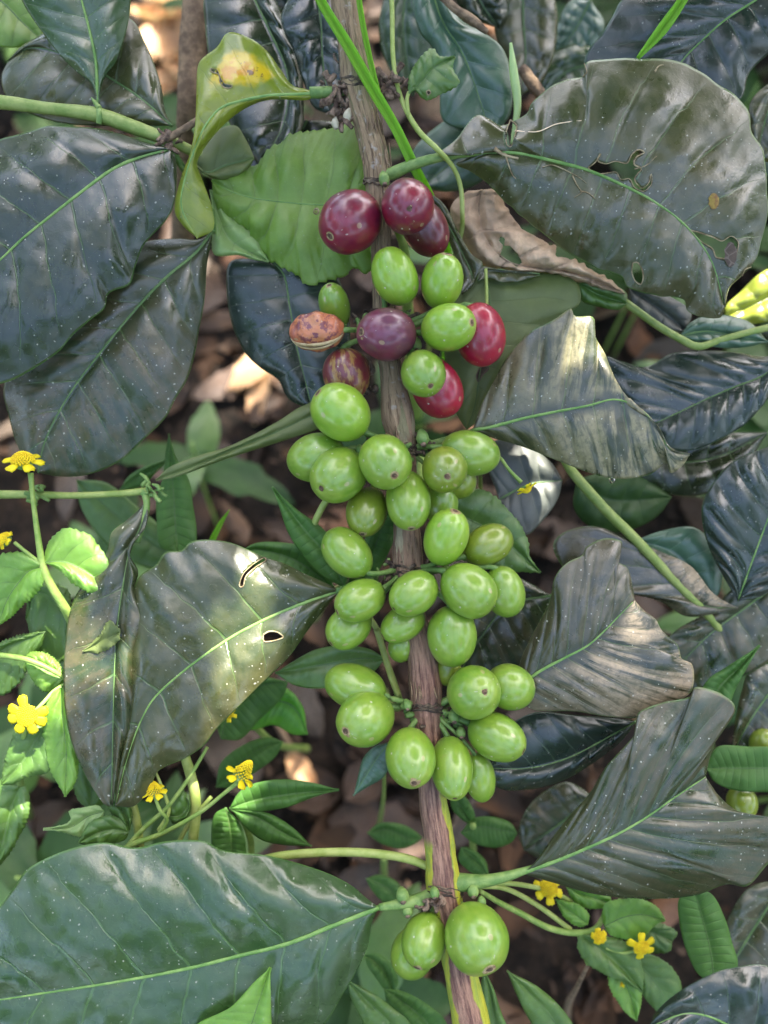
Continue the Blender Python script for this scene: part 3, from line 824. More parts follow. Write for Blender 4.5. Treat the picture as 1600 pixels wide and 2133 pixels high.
# --- dusty leaf below it
leaf(branch, [(1085, 1428), (1120, 1401), (1175, 1371), (1225, 1344), (1262, 1311), (1292, 1280), (1322, 1250)],
     [(1082, 1385), (1110, 1320), (1145, 1252), (1157, 1200), (1180, 1173), (1214, 1155), (1221, 1140), (1262, 1121), (1296, 1130), (1278, 1165), (1306, 1182), (1317, 1218)],
     [(1090, 1455), (1105, 1476), (1200, 1482), (1262, 1492), (1332, 1494), (1390, 1470), (1440, 1440), (1441, 1382), (1422, 1375), (1412, 1345), (1378, 1312), (1366, 1290), (1342, 1272)],
     M['coffee_dusty'], M['rib'], z=(4, 18), za=-14, zb=-8, arch=20, nerves=8, quilt=7, bulge=16, rib=(7, 2), nu=110, nv=34, slant=0.2,
     label='leaf with torn top edge and broad brown dust streaks across its lower half')
# --- big leaf lower right
leaf(branch, [(1085, 1819), (1150, 1796), (1225, 1765), (1290, 1735), (1350, 1700), (1402, 1663), (1470, 1618)],
     [(1110, 1800), (1150, 1746), (1190, 1695), (1230, 1650), (1260, 1600), (1300, 1556), (1325, 1524), (1329, 1486), (1378, 1464), (1440, 1449), (1446, 1432), (1500, 1444), (1532, 1472), (1522, 1500), (1495, 1536), (1480, 1576)],
     [(1150, 1838), (1225, 1860), (1300, 1870), (1375, 1872), (1450, 1865), (1515, 1842), (1556, 1846), (1600, 1800), (1655, 1750), (1650, 1712), (1600, 1703), (1542, 1692), (1500, 1660)],
     M['coffee_brownish'], M['rib'], z=(48, 64), za=-16, zb=-24, arch=22, nerves=9, quilt=9, bulge=20, rib=(9, 2.5), nu=120, nv=34, slant=0.16,
     label='broad leaf with upturned notched top, lower right beside the last pair of fruits')
# --- big leaf bottom left
leaf(branch, [(790, 1890), (700, 1925), (600, 1965), (500, 1990), (400, 2015), (300, 2035), (200, 2052), (100, 2067), (0, 2082), (-110, 2095)],
     [(760, 1868), (740, 1850), (690, 1822), (600, 1792), (550, 1781), (465, 1771), (430, 1754), (395, 1749), (340, 1753), (280, 1766), (220, 1755), (140, 1770), (55, 1812), (35, 1840), (0, 1890), (-50, 1960), (-90, 2030)],
     [(776, 1920), (765, 1975), (740, 2028), (710, 2078), (675, 2135), (560, 2220), (400, 2270), (200, 2260), (40, 2210), (-60, 2150)],
     M['coffee_green'], M['rib'], z=(62, 88), za=-30, zb=-42, arch=24, nerves=9, quilt=10, bulge=30, rib=(10, 3), nu=150, nv=40, slant=0.14,
     label='very large leaf with pale midrib filling the bottom left corner')
# --- mid left leaf with a hole and slit
hA = [(548, 1323), (560, 1316), (578, 1317), (590, 1327), (578, 1333), (550, 1336)]
hB = [(550, 1161), (554, 1166), (532, 1182), (512, 1202), (506, 1222), (499, 1222), (505, 1198), (524, 1178)]
lf6, V6 = leaf(branch, [(708, 1232), (650, 1250), (575, 1280), (500, 1317), (440, 1355), (385, 1396), (345, 1430), (318, 1458), (292, 1505), (262, 1590), (240, 1680)],
     [(690, 1220), (635, 1195), (590, 1172), (552, 1160), (518, 1145), (480, 1130), (425, 1124), (395, 1130), (378, 1146), (345, 1150), (325, 1176), (296, 1195), (282, 1215), (278, 1290), (270, 1400), (258, 1500), (242, 1600)],
     [(675, 1270), (640, 1315), (602, 1368), (565, 1405), (510, 1460), (450, 1520), (425, 1553), (385, 1580), (330, 1606), (312, 1642), (280, 1679)],
     M['coffee_olive'], M['rib'], z=(-4, 24), za=-24, zb=-20, arch=30, nerves=8, quilt=7, bulge=24, holes=[hA, hB], rib=(8, 2), nu=170, nv=48, rim_mat=RIM,
     label='leaf with a small hole and a slit near its upper margin, left of the middle fruits')
# --- yellowing leaf at the top
leaf(branch, [(660, 194), (620, 197), (575, 198), (540, 202), (500, 211), (462, 224), (428, 262), (404, 315), (386, 370), (378, 430), (412, 497)],
     [(640, 186), (610, 178), (585, 145), (555, 105), (522, 80), (475, 68), (452, 98), (428, 116), (414, 132), (409, 200), (406, 262), (396, 318), (377, 370), (364, 440), (383, 472)],
     [(645, 207), (575, 207), (540, 213), (500, 233), (470, 257), (432, 300), (411, 340), (424, 380), (441, 430), (444, 478)],
     M['coffee_yellow'], M['rib'], z=(12, 10), za=-14, zb=-30, arch=34, nerves=8, quilt=4, bulge=12, rib=(7, 2), nu=110, nv=30,
     holes=[[(438, 143), (452, 146), (459, 160), (468, 174), (484, 178), (479, 184), (466, 182), (458, 170), (455, 156), (440, 149)]], rim_mat=RIM,
     label='yellowing leaf with an orange patch and brown spots, bent down over the twig')
# --- thin folded leaf and olive leaf behind the red fruits on the right
leaf(branch, [(862, 395), (915, 440), (960, 520), (985, 590), (962, 612)],
     [(905, 408), (932, 436), (956, 485), (985, 532), (1006, 548), (990, 580)],
     [(900, 440), (925, 480), (950, 540), (962, 575), (958, 600)],
     M['coffee_olive'], M['rib_dim'], z=(-60, -50), za=10, zb=-10, nerves=5, quilt=2, bulge=6, rib=(4, 2), nu=50, nv=12, label='narrow folded leaf edge pointing down beside the dark red fruit')
leaf(branch, [(975, 575), (1005, 570), (1020, 620), (1015, 700), (1000, 775), (988, 850), (972, 895)],
     [(950, 585), (930, 640), (925, 720), (935, 800), (950, 860)],
     [(1010, 556), (1060, 566), (1120, 566), (1180, 575), (1206, 596), (1208, 632), (1190, 648), (1140, 690), (1100, 725), (1050, 780), (1018, 830), (992, 880)],
     M['olive_under'], M['rib_dim'], z=(-70, -66), za=-20, zb=-16, arch=14, nerves=8, quilt=5, bulge=14, rib=(3, 1.5), nu=80, nv=22, slant=0.2,
     holes=[[(998, 768), (1010, 760), (1018, 768), (1006, 780), (996, 796), (992, 784)]], rim_mat=M['dead4'],
     label='olive green leaf with a small hole behind the crimson fruits')
leaf(branch, [(995, 585), (1010, 566), (1060, 566), (1125, 572)], [(1002, 556), (1040, 562), (1085, 566)], [(1012, 580), (1050, 588), (1090, 584)],
     M['coffee_olive'], None, z=(-46, -50), bulge=3, quilt=1, nerves=5, nu=40, nv=8, name='leaf_fold', label='narrow upturned leaf fold below the dry leaf')

# ------------------------------------------------------------------ the fruits
NODES = [(788, 380, 5), (800, 690, 0), (843, 930, 4), (851, 1188, 8), (888, 1472, 14), (928, 1868, 30)]
cluster_names = []
def cherry(cx, cy, p, w, ang, z, mat, label, group, disc=None, node=None, elong=1.14, seed=0, split=False, pit=True):
    """p, w: projected half length / half width in pixels; ang: direction of the navel end (degrees, photo, y down)"""
    d = F - z
    if disc is not None:
        dx, dy = disc[0] - cx, disc[1] - cy
        m = math.hypot(dx, dy)
        L = max(elong * w, p)
        s = min(0.97, m / L)
        if m < 1: dx, dy, m = 0, 1, 1
        ax = np.array([dx / m * s, -dy / m * s, -math.sqrt(1 - s * s)])
    else:
        L = p * 1.03
        a = math.radians(ang)
        tl = 0.25
        ax = np.array([math.cos(a) * math.cos(tl), -math.sin(a) * math.cos(tl), math.sin(tl)])
    ax /= np.linalg.norm(ax)
    # off-axis view stretches a ball radially: size the real fruit accordingly
    rx_, ry_ = (cx - 800) / F, -(cy - 1066.5) / F
    kk = math.sqrt(1 + rx_ * rx_ + ry_ * ry_); rl = math.hypot(rx_, ry_) + 1e-9
    cc2 = ((ax[0] * rx_ + ax[1] * ry_) / rl / (math.hypot(ax[0], ax[1]) + 1e-9)) ** 2
    L /= 1 + (kk - 1) * cc2; w = w / (1 + (kk - 1) * (1 - cc2) * 0.7)
    # camera-space frame -> world
    axw = Vector((RT * ax[0] + UP * ax[1] + FW * ax[2])).normalized()
    ref = -FW
    sx = axw.cross(ref)
    if sx.length < 0.2: sx = axw.cross(UP)
    sx.normalize(); sy = axw.cross(sx)
    Rm = np.array([list(sx), list(sy), list(axw)]).T
    sc = K * d / F
    W = w * sc; LL = L * sc
    c = P(cx, cy, z)
    rs = random.Random(seed + 77)
    nu_, nv_ = 46, 36
    V = []
    ph1, ph2 = rs.uniform(0, 6.28), rs.uniform(0, 6.28)
    flat = rs.uniform(0.96, 1.0)
    egg = rs.uniform(-0.04, 0.06)
    for j in range(nv_ + 1):
        t = math.pi * j / nv_          # 0 = navel end
        for i in range(nu_):
            f = 2 * math.pi * i / nu_
            st, ct = math.sin(t), math.cos(t)
            e = 0.93
            rad = abs(st) ** e
            zz = math.copysign(abs(ct) ** (1.0), ct)
            rad *= 1 + egg * ct
            # faint flats, two shallow seams
            rad *= 1 - 0.014 * math.exp(-((math.sin(f / 1.0)) / 0.10) ** 2) * abs(st) + 0.008 * math.sin(3 * f + ph1) * st
            if split:
                rad *= 1 + 0.05 * math.sin(5 * f + ph2) * st + 0.04 * math.sin(9 * t + 2 * f)
            h = 1.0
            if t < 0.36:      # ring and pit at the navel
                h += 0.020 * math.exp(-((t - 0.20) / 0.05) ** 2) - 0.035 * math.exp(-(t / 0.13) ** 2)
            V.append((rad * math.cos(f) * W * flat, rad * math.sin(f) * W, zz * LL * h))
    V = np.array(V)
    lump = 1 + 0.022 * vnoise(V[:, 0] / W * 1.1 + seed * 1.7, V[:, 2] / LL * 1.1 + V[:, 1] / W * .8 + 3, seed + 200) + 0.006 * vnoise(V[:, 0] / W * 4 + seed, V[:, 2] / LL * 4 + V[:, 1] / W * 3, seed + 300)
    V *= lump[:, None]
    Fc = []
    for j in range(nv_):
        for i in range(nu_):
            i2 = (i + 1) % nu_
            Fc.append((j * nu_ + i, (j + 1) * nu_ + i, (j + 1) * nu_ + i2, j * nu_ + i2))
    me = bpy.data.meshes.new('coffee_cherry')
    me.from_pydata(V.tolist(), [], Fc)
    me.validate()
    me.polygons.foreach_set('use_smooth', [True] * len(me.polygons))
    me.materials.append(mat)
    o = bpy.data.objects.new('coffee_cherry', me)
    COL.objects.link(o)
    M4 = Matrix(Rm.tolist()).to_4x4(); M4.translation = c
    o.matrix_world = M4
    tag(o, label, 'coffee cherry', group)
    def child(name, VV, FF, mt):
        me2 = bpy.data.meshes.new(name)
        me2.from_pydata([tuple(v) for v in VV], [], FF)
        me2.polygons.foreach_set('use_smooth', [True] * len(me2.polygons))
        me2.materials.append(mt)
        q = bpy.data.objects.new(name, me2); COL.objects.link(q); q.parent = o
        return q
    # navel: corky disc, raised ring, dark centre
    if pit:
        r0 = W * rs.uniform(0.21, 0.29)
        prof = [(1.0, -0.02), (0.86, 0.035), (0.62, 0.045), (0.48, 0.012), (0.30, 0.0), (0.16, 0.03), (0.0, 0.035)]
        VV = []; FF = []; n = 22
        for k, (a_, b_) in enumerate(prof):
            for i in range(n):
                f = 2 * math.pi * i / n
                rr_ = r0 * a_ * (1 + 0.10 * math.sin(3 * f + ph1) + 0.06 * math.sin(7 * f + ph2))
                base_z = LL * math.sqrt(max(0, 1 - (rr_ / W) ** 2)) * (0.985 + 0.006)
                VV.append((rr_ * math.cos(f), rr_ * math.sin(f), base_z + b_ * r0 * 1.5))
        for k in range(len(prof) - 1):
            for i in range(n):
                i2 = (i + 1) % n
                FF.append((k * n + i, k * n + i2, (k + 1) * n + i2, (k + 1) * n + i))
        child('navel', VV, FF, M['navel'])
        r1 = r0 * 0.42
        VV = [(0, 0, LL * 0.993 + 0.06 * r0)]; 
        for i in range(14):
            f = 2 * math.pi * i / 14
            VV.append((r1 * math.cos(f) * (1 + .15 * math.sin(2 * f + ph2)), r1 * math.sin(f), LL * 0.990 + 0.03 * r0))
        child('navel_pit', VV, [(0, 1 + i, 1 + (i + 1) % 14) for i in range(14)], M['navel_pit'])
    if split:   # dry open seam along the lower side
        pts = []
        for i in range(19):
            tt = 0.25 + (math.pi - 0.5) * i / 18
            pts.append((0.80 * W * math.sin(tt) ** 0.9, 0.0, LL * math.cos(tt)))
        # which local direction is photo-down
        dn = np.array([0, -1, -0.55]); dnw = Vector(RT * dn[0] + UP * dn[1] + FW * dn[2])
        lx, ly = dnw.dot(sx), dnw.dot(sy)
        a0 = math.atan2(ly, lx)
        for off, mt, rr_ in ((-0.13, M['parch'], 0.11), (0.13, M['parch'], 0.11), (0.0, M['navel_pit'], 0.07)):
            VV = []; FF = []
            for i, (rx_, _, zz) in enumerate(pts):
                tt = 0.25 + (math.pi - 0.5) * i / 18
                rad = math.sin(tt) ** 0.93 * W
                aa = a0 + off * math.sin(tt)
                for k in range(6):
                    th = k * math.pi / 3
                    er = rad * 1.0 + rr_ * W * 0.6 * math.cos(th) * math.sin(tt)
                    et = rr_ * W * math.sin(th) * math.sin(tt)
                    VV.append((er * math.cos(aa) - et * math.sin(aa), er * math.sin(aa) + et * math.cos(aa), zz))
            for i in range(18):
                for k in range(6):
                    k2 = (k + 1) % 6
                    FF.append((i * 6 + k, i * 6 + k2, (i + 1) * 6 + k2, (i + 1) * 6 + k))
            child('dry_seam' if mt is M['parch'] else 'seam_gap', VV, FF, mt)
    # stalk from the base end to the node
    nd = node or min(NODES, key=lambda q: math.hypot(q[0] - cx, q[1] - cy))
    npt = P(nd[0] + (cx - nd[0]) * 0.16, nd[1] + (cy - nd[1]) * 0.10, nd[2] + 6)
    inv = np.array(Rm).T
    loc = inv @ np.array(npt - c)
    base = np.array([0, 0, -LL * 0.96]); mid = np.array([0, 0, -LL * 1.12]) * 0.6 + loc * 0.4
    pts = np.array([base * 0.9, base, mid, loc])
    r = 0.09 * W
    VV, FF, _ = tube_data(pts, [r * 2.0, r * 1.8, r * 1.3, r * 1.6], 8, n=10, world=True, rough=0.1)
    child('pedicel', VV, FF, M['stub'])
    return o

G1, G2, G3, G4, G5, G6 = ('ripe and unripe coffee cherries on the upper branch', 'green coffee cherries in the upper middle cluster', 'green coffee cherries in the middle cluster',
                          'green coffee cherries in the middle cluster', 'green coffee cherries in the lower cluster', 'green coffee cherries at the lowest node')
RED, GRN, LIM, OLV = M['f_red'], M['f_green'], M['f_lime'], M['f_green2']
CH = [
 # cx, cy, p, w, ang, z, mat, disc, node, group, label
 (731, 462, 75, 65, 125, 66, RED, (689, 508), 0, G1, 'deep red cherry with purple shoulder, top left of the three uppermost'),
 (849, 430, 73, 55, 85, 96, RED, (851, 461), 0, G1, 'deep red cherry facing the viewer with round navel, top of the branch'),
 (887, 476, 62, 49, 60, 20, M['f_dark'], None, 0, G1, 'very dark red cherry half hidden behind the topmost front one'),
 (822, 575, 61, 48, 65, 70, LIM, None, 1, G1, 'smooth bright green cherry directly under the two top red ones'),
 (921, 586, 60, 45, -85, 62, LIM, (929, 534), 1, G1, 'bright green cherry with a brown navel on its upper end'),
 (697, 640, 56, 33, -115, 6, GRN, (688, 604), 1, G1, 'small slim green cherry above the shrivelled orange one'),
 (661, 690, 58, 42, 180, 52, M['f_spots'], None, 1, G1, 'shrivelled orange cherry with purple freckles and a dry split'),
 (805, 697, 65, 57, 180, 90, M['f_purple'], (753, 700), 1, G1, 'round dull purple cherry in front of the stem'),
 (934, 682, 60, 52, -5, 96, LIM, (979, 680), 1, G1, 'bright green cherry with cream dots, overlapping the crimson one'),
 (1000, 698, 65, 54, 75, 36, M['f_bright'], None, 1, G1, 'shiny crimson cherry farthest right, with one cream dot'),
 (882, 778, 54, 47, 70, 92, GRN, (895, 811), 1, G1, 'small green cherry with brown navel in front of the lower crimson one'),
 (910, 809, 64, 52, 60, 34, M['f_bright'], None, 1, G1, 'crimson cherry behind the small green one with a navel'),
 (722, 780, 54, 50, 80, 20, M['f_blotch'], None, 1, G1, 'red and ochre blotched cherry above a large green one'),
 (710, 859, 64, 58, 225, 84, LIM, (664, 822), 2, G1, 'large plain green cherry below the blotched one'),
 (659, 953, 60, 52, 165, 24, GRN, None, 2, G2, 'pale green cherry at the far left of its cluster, partly hidden'),
 (706, 989, 62, 57, 135, 66, GRN, (673, 1019), 2, G2, 'green cherry with dark pitted navel at its lower left'),
 (802, 962, 60, 56, 70, 104, GRN, (821, 993), 2, G2, 'round green cherry in front of the stem with tan navel low on it'),
 (851, 1043, 66, 48, 80, 72, GRN, (856, 1101), 2, G2, 'long green cherry tapering downward in front of the stem'),
 (926, 978, 54, 48, 85, 82, OLV, (927, 995), 2, G2, 'olive green cherry whose ringed navel faces the viewer'),
 (980, 944, 63, 48, 10, 26, GRN, None, 2, G2, 'green cherry lying sideways beside the ringed olive one'),
 (952, 994, 46, 40, 60, -4, OLV, None, 2, G2, 'dark olive cherry almost hidden beneath the ringed one'),
 (764, 1066, 56, 44, 100, 28, OLV, (756, 1112), 2, G2, 'olive green cherry with orange tan tip, left of the stem'),
 (918, 1048, 46, 38, 90, -8, GRN, None, 2, G2, 'pale green cherry in shadow behind two long ones'),
 (929, 1119, 65, 46, -80, 80, LIM, (946, 1064), 3, G3, 'long light green cherry with brown navel at its top'),
 (1016, 1135, 54, 41, -25, 30, OLV, None, 3, G3, 'smooth green cherry right of the long upright one'),
 (723, 1152, 59, 47, 225, 50, GRN, None, 3, G3, 'green cherry with brown scuffed right shoulder, left of the stem'),
 (751, 1250, 57, 44, 155, 74, GRN, (703, 1272), 3, G3, 'glossy green cherry above another at the left of the node'),
 (862, 1236, 55, 45, 145, 92, GRN, (820, 1266), 3, G3, 'green cherry directly in front of the stem below the fourth node'),
 (975, 1229, 63, 54, 45, 92, GRN, (1022, 1268), 3, G3, 'fat green cherry with brown black tip, right of the stem'),
 (1050, 1232, 54, 44, 75, 32, GRN, None, 3, G3, 'light green cherry half behind the fat one with a black tip'),
 (727, 1306, 53, 43, 150, 28, GRN, (690, 1337), 3, G3, 'green cherry with two cream dots, tucked under the glossy left one'),
 (839, 1300, 50, 37, 150, 44, GRN, (797, 1325), 3, G3, 'small green cherry tucked beneath the one before the stem'),
 (942, 1325, 64, 53, 90, 60, GRN, None, 3, G3, 'large green cherry with a pale seam, under the fat black-tipped one'),
 (838, 1346, 34, 30, 110, 0, GRN, None, 3, G3, 'green cherry barely showing beneath the small tucked one'),
 (740, 1430, 64, 48, 195, 28, GRN, None, 4, G5, 'green cherry behind the round one left of the fifth node'),
 (762, 1497, 68, 57, 170, 78, GRN, (722, 1508), 4, G5, 'round green cherry with pale tan navel, left of the fifth node'),
 (987, 1442, 60, 57, -40, 80, GRN, (1002, 1427), 4, G5, 'round green cherry with dark navel facing the viewer, right of the stem'),
 (1063, 1431, 52, 48, 20, 34, GRN, None, 4, G5, 'round green cherry behind the dark-naveled one'),
 (1034, 1535, 65, 50, 15, 62, GRN, (1088, 1556), 4, G5, 'glossy green cherry with tiny tan tip at the far right of its cluster'),
 (855, 1579, 71, 53, 85, 108, GRN, (861, 1612), 4, G5, 'big green cherry with pinkish brown navel in front of the stem'),
 (941, 1599, 69, 46, 88, 76, GRN, (944, 1650), 4, G5, 'green cherry with cracked tan navel at its bottom end'),
 (999, 1620, 56, 34, 80, 30, GRN, None, 4, G5, 'slim green cherry at the lower right edge of the cluster'),
 (884, 1958, 61, 48, 110, 66, GRN, (865, 1998), 5, G6, 'left cherry of the lowest pair with pinkish navel'),
 (860, 1985, 58, 46, 110, 14, GRN, None, 5, G6, 'green cherry peeking out behind the lowest left one'),
 (992, 1953, 76, 69, 60, 104, GRN, (1015, 1990), 5, G6, 'biggest green cherry of all, on the right of the lowest pair'),
 (934, 1395, 34, 28, 90, 8, OLV, None, 4, G5, 'small olive cherry squeezed between two clusters right of the stem'),
]
SPOT_Y = 0
for i, (cx, cy, p, w, a, z, mt, disc, nd, gr, lb) in enumerate(CH):
    cherry(cx, cy, p, w, a, z, mt, lb, gr, disc, NODES[nd], seed=i, split=(mt is M['f_spots']), pit=(disc is not None or mt is not M['f_spots']))

# tiny undeveloped fruitlets and stipules at the nodes
def fruitlet(x, y, z, r, label=None, tip='navel'):
    o = tube('fruitlet', [(x - r * .2, y - r * 1.3, z - r), (x, y - r * .4, z), (x + r * .1, y + r * .5, z + r * .3), (x + r * .15, y + r, z + r * .5)], [r * .5, r, r * .9, r * .45], M['stub'], branch, 12, n=10)
    tube('fruitlet_tip', [(x + r * .14, y + r * .8, z + r * .7), (x + r * .2, y + r * 1.05, z + r * .9)], [r * .5, r * .42], M['debris'], o, 10, n=4)
for q in [(838, 1868, 60, 13), (848, 1898, 52, 12), (872, 1880, 48, 12), (985, 1858, 56, 12), (1003, 1880, 62, 9), (905, 1862, 66, 10), (960, 1528, 40, 10), (945, 1495, 44, 11), (866, 720, 30, 12), (848, 1470, 50, 9), (800, 375, 44, 11), (770, 1205, 40, 10), (930, 1195, 30, 13), (880, 915, 40, 13), (750, 940, 60, 9)]:
    fruitlet(*q)
for q_ in [(800, 660, 10), (843, 935, 10), (851, 1195, 14), (888, 1480, 20)]:
    crumbs('node_debris', q_[0], q_[1], q_[2], 36, 14, 9, 22, 'node', 60 + int(q_[1]) % 30, (2.5, 6))
    crumbs('node_debris', q_[0], q_[1] + 6, q_[2], 40, 12, 9, 12, 'stub', 80 + int(q_[1]) % 30, (3, 6.5))
crumbs('node_debris', 870, 925, 10, 10, 12, 8, 16, 'node', 31, (3, 7))
crumbs('node_debris', 832, 1196, 20, 22, 6, 8, 16, 'node', 32, (3, 6))
crumbs('node_debris', 778, 762, 8, 8, 22, 8, 14, 'node', 33, (2, 6))
crumbs('node_debris', 945, 1495, 16, 14, 10, 8, 16, 'stub', 34, (3, 7))
crumbs('node_debris', 925, 1880, 58, 22, 10, 6, 16, 'debris', 35, (3, 6))
# ------------------------------------------------------------------ other coffee branches
def sub_branch(label, loc, twig_pts, r, mat, group=None):
    b = thing('coffee_branch', label, 'branch', P(*loc), group)
    tube('twig', twig_pts, r, mat, b, 12, n=60, rough=0.04)
    return b

# upper left
b1 = sub_branch('green coffee twig entering at the upper left with four dark leaves', (-300, 190, -20),
     [(-400, 180, -10), (0, 213, -2), (100, 226, 0), (205, 240, 2), (270, 262, 0), (350, 292, -6), (430, 330, -60), (560, 400, -160), (700, 470, -170), (780, 520, -60), (795, 560, -10)],
     [16, 14, 12, 15, 15, 12, 10, 10, 10, 10, 8], M['twig_g'])
crumbs('node_debris', 350, 296, 6, 8, 9, 5, 18, 'debris', 41, (3, 6), parent=b1)
tube('node_ring', [(206, 224, 8), (208, 240, 14), (206, 258, 8)], [6, 7, 6], M['stub'], b1, 8)
tube('stipule', [(207, 225, 12), (197, 212, 14), (190, 203, 15)], [6, 4, 1], M['stub'], b1, 8)
tube('dry_stick', [(347, 290, 12), (395, 262, 24), (430, 240, 30), (462, 222, 32)], [7, 7, 6, 8], M['twig_b'], b1, 9, rough=0.25, label='short dry stick lying across the twig')
leaf(b1, [(205, 232), (203, 190), (200, 130), (187, 65), (170, 0), (150, -70), (120, -150)], [(192, 178), (160, 150), (125, 115), (90, 70), (45, 0), (30, -60), (70, -120)],
     [(214, 172), (240, 130), (255, 90), (270, 30), (268, -30), (220, -100)], M['coffee_green'], M['rib'], z=(10, 40), za=-14, zb=-10, nerves=8, quilt=3, bulge=10, rib=(7, 3), nu=90, nv=22, label='smooth green leaf pointing up at the top left edge')
leaf(b1, [(358, 262), (300, 210), (225, 160), (150, 120), (60, 100), (15, 130)][::1], [(300, 262), (200, 262), (125, 256), (60, 236), (25, 212), (6, 185), (4, 155)],
     [(345, 235), (335, 175), (312, 110), (300, 85), (278, 44), (220, 20), (150, 40), (80, 75), (40, 100)], M['coffee_olive'], M['rib_dim'], z=(-10, -70), za=-10, zb=-10, nerves=8, quilt=7, bulge=18, rib=(5, 2), nu=90, nv=22,
     label='dull olive leaf behind the twig in the top left')
leaf(b1, [(352, 312), (300, 325), (240, 350), (170, 400), (100, 455), (50, 495), (0, 542), (-70, 600), (-140, 680)],
     [(345, 306), (300, 295), (250, 279), (200, 267), (150, 264), (100, 262), (70, 271), (30, 282), (0, 290), (-80, 330), (-140, 450), (-160, 580)],
     [(363, 322), (368, 362), (361, 430), (345, 460), (300, 510), (282, 555), (270, 592), (226, 612), (218, 642), (190, 665), (150, 700), (125, 730), (75, 765), (10, 797), (-60, 800), (-120, 760)],
     M['coffee'], M['rib'], z=(14, 40), za=-16, zb=-26, arch=24, nerves=8, quilt=7, bulge=24, rib=(8, 3), nu=130, nv=36, label='huge dark leaf dotted with white specks on the left edge')
leaf(b1, [(442, 482), (410, 525), (350, 575), (300, 625), (240, 695), (205, 740), (165, 792), (125, 855), (92, 925), (80, 985)],
     [(415, 498), (370, 497), (300, 505), (220, 560), (140, 650), (60, 730), (8, 805), (18, 865), (35, 925), (60, 968)],
     [(442, 497), (432, 545), (426, 625), (413, 695), (408, 728), (390, 790), (366, 830), (345, 870), (300, 915), (250, 960), (185, 988), (128, 993)],
     M['coffee_brownish'], M['rib_dim'], z=(-50, -70), za=-20, zb=-20, arch=16, nerves=9, quilt=7, bulge=22, rib=(7, 3), nu=120, nv=32, label='brownish grey-green leaf hanging under the huge dark one')
tube('petiole', [(350, 300, -14), (400, 380, -70), (440, 440, -60), (443, 484, -52)], [8, 7, 7, 6], M['stub'], b1, 8)
leaf(b1, [(395, 330), (430, 360), (470, 345), (530, 330)], [(420, 310), (455, 270), (492, 262), (512, 290), (526, 318)], [(415, 350), (440, 370), (480, 372), (520, 348)],
     M['olive_under'], M['rib_dim'], z=(-45, -60), nerves=5, quilt=3, bulge=10, nu=50, nv=16, label='yellow-olive leaf under the bent yellowing one')
leaf(b1, [(438, 395), (455, 450), (480, 500), (560, 545)], [(442, 480), (446, 530), (500, 532), (530, 542)], [(455, 400), (480, 450), (530, 485), (548, 520)], M['weed_pale'], None, z=(-70, -80), nerves=5, nu=50, nv=14,
     label='pale lobe below the serrated leaf')

# left middle
b2 = sub_branch('thin green twig on the left with a hanging curled leaf and a long narrow leaf', (-300, 1030, -60),
     [(-400, 1015, -60), (0, 1030, -56), (60, 1030, -54), (150, 1032, -50), (250, 1028, -46), (312, 1022, -44)], [12, 9, 8, 7, 7, 8], M['twig_g'])
for s_, q_ in ((51, (66, 1030, -46)), (52, (318, 1022, -36))):
    crumbs('bud_cluster', q_[0], q_[1], q_[2], 9, 8, 4, 14, 'stub', s_, (2.5, 5), parent=b2)
tube('petiole', [(300, 1022, -44), (306, 1050, -36), (300, 1085, -30), (285, 1130, -26)], [8, 7, 7, 6], M['stub'], b2, 8)
leaf(b2, [(302, 1045), (295, 1090), (270, 1150), (255, 1230), (245, 1300), (239, 1390), (237, 1450), (234, 1600), (232, 1682)],
     [(290, 1060), (262, 1085), (232, 1110), (222, 1150), (190, 1195), (158, 1240), (142, 1290), (135, 1350), (132, 1400), (135, 1475), (147, 1540), (170, 1600), (200, 1652), (218, 1676)],
     [(310, 1065), (300, 1105), (275, 1128), (268, 1150), (288, 1190), (281, 1225), (291, 1280), (292, 1310), (284, 1350), (278, 1400), (277, 1450), (272, 1500), (256, 1565), (242, 1640)],
     M['coffee_brownish'], M['rib_dim'], z=(-36, 30), za=-10, zb=10, arch=30, nerves=7, quilt=9, bulge=16, rib=(4, 2), nu=130, nv=26, wave=8, label='long curled brown-green leaf hanging down with a wavy pale margin')
leaf(b2, [(325, 1000), (410, 968), (480, 938), (575, 900), (660, 860), (760, 820)], [(350, 975), (410, 950), (475, 930), (575, 880), (625, 848), (670, 830), (720, 815)],
     [(355, 997), (390, 986), (475, 955), (600, 915), (665, 892), (720, 860)], M['olive_under'], M['rib_dim'], z=(-50, -110), nerves=9, quilt=3, bulge=8, rib=(3, 1.5), nu=80, nv=12, label='long narrow olive leaf reaching behind the green fruits')

# dark leaves at the top, behind
b3 = sub_branch('upright brown coffee shoot behind, top left of centre, with dark leaves in shade', (400, -200, -300),
     [(430, -700, -300), (410, 0, -300), (400, 120, -310), (395, 240, -330), (380, 500, -900)], [36, 30, 28, 26, 24], M['twig_b'])
leaf(b3, [(500, -60), (560, 60), (600, 160), (590, 260), (540, 345)], [(430, -20), (428, 60), (440, 140), (470, 240), (505, 300)], [(560, -20), (600, 60), (625, 120), (632, 200), (628, 280), (590, 330)],
     M['coffee'], M['rib_dim'], z=(-170, -150), za=-20, nerves=8, quilt=8, bulge=20, label='dark green leaf with a dull film behind the yellowing leaf')
leaf(b3, [(648, -60), (668, 40), (672, 120), (680, 180), (700, 240)], [(600, 0), (585, 40), (612, 110), (632, 170), (655, 225)], [(710, 0), (725, 80), (745, 130), (735, 190), (715, 230)],
     M['coffee_blue'], M['rib_dim'], z=(-120, -130), nerves=7, quilt=10, bulge=14, label='bluish leaf with raised veins left of the stem top')
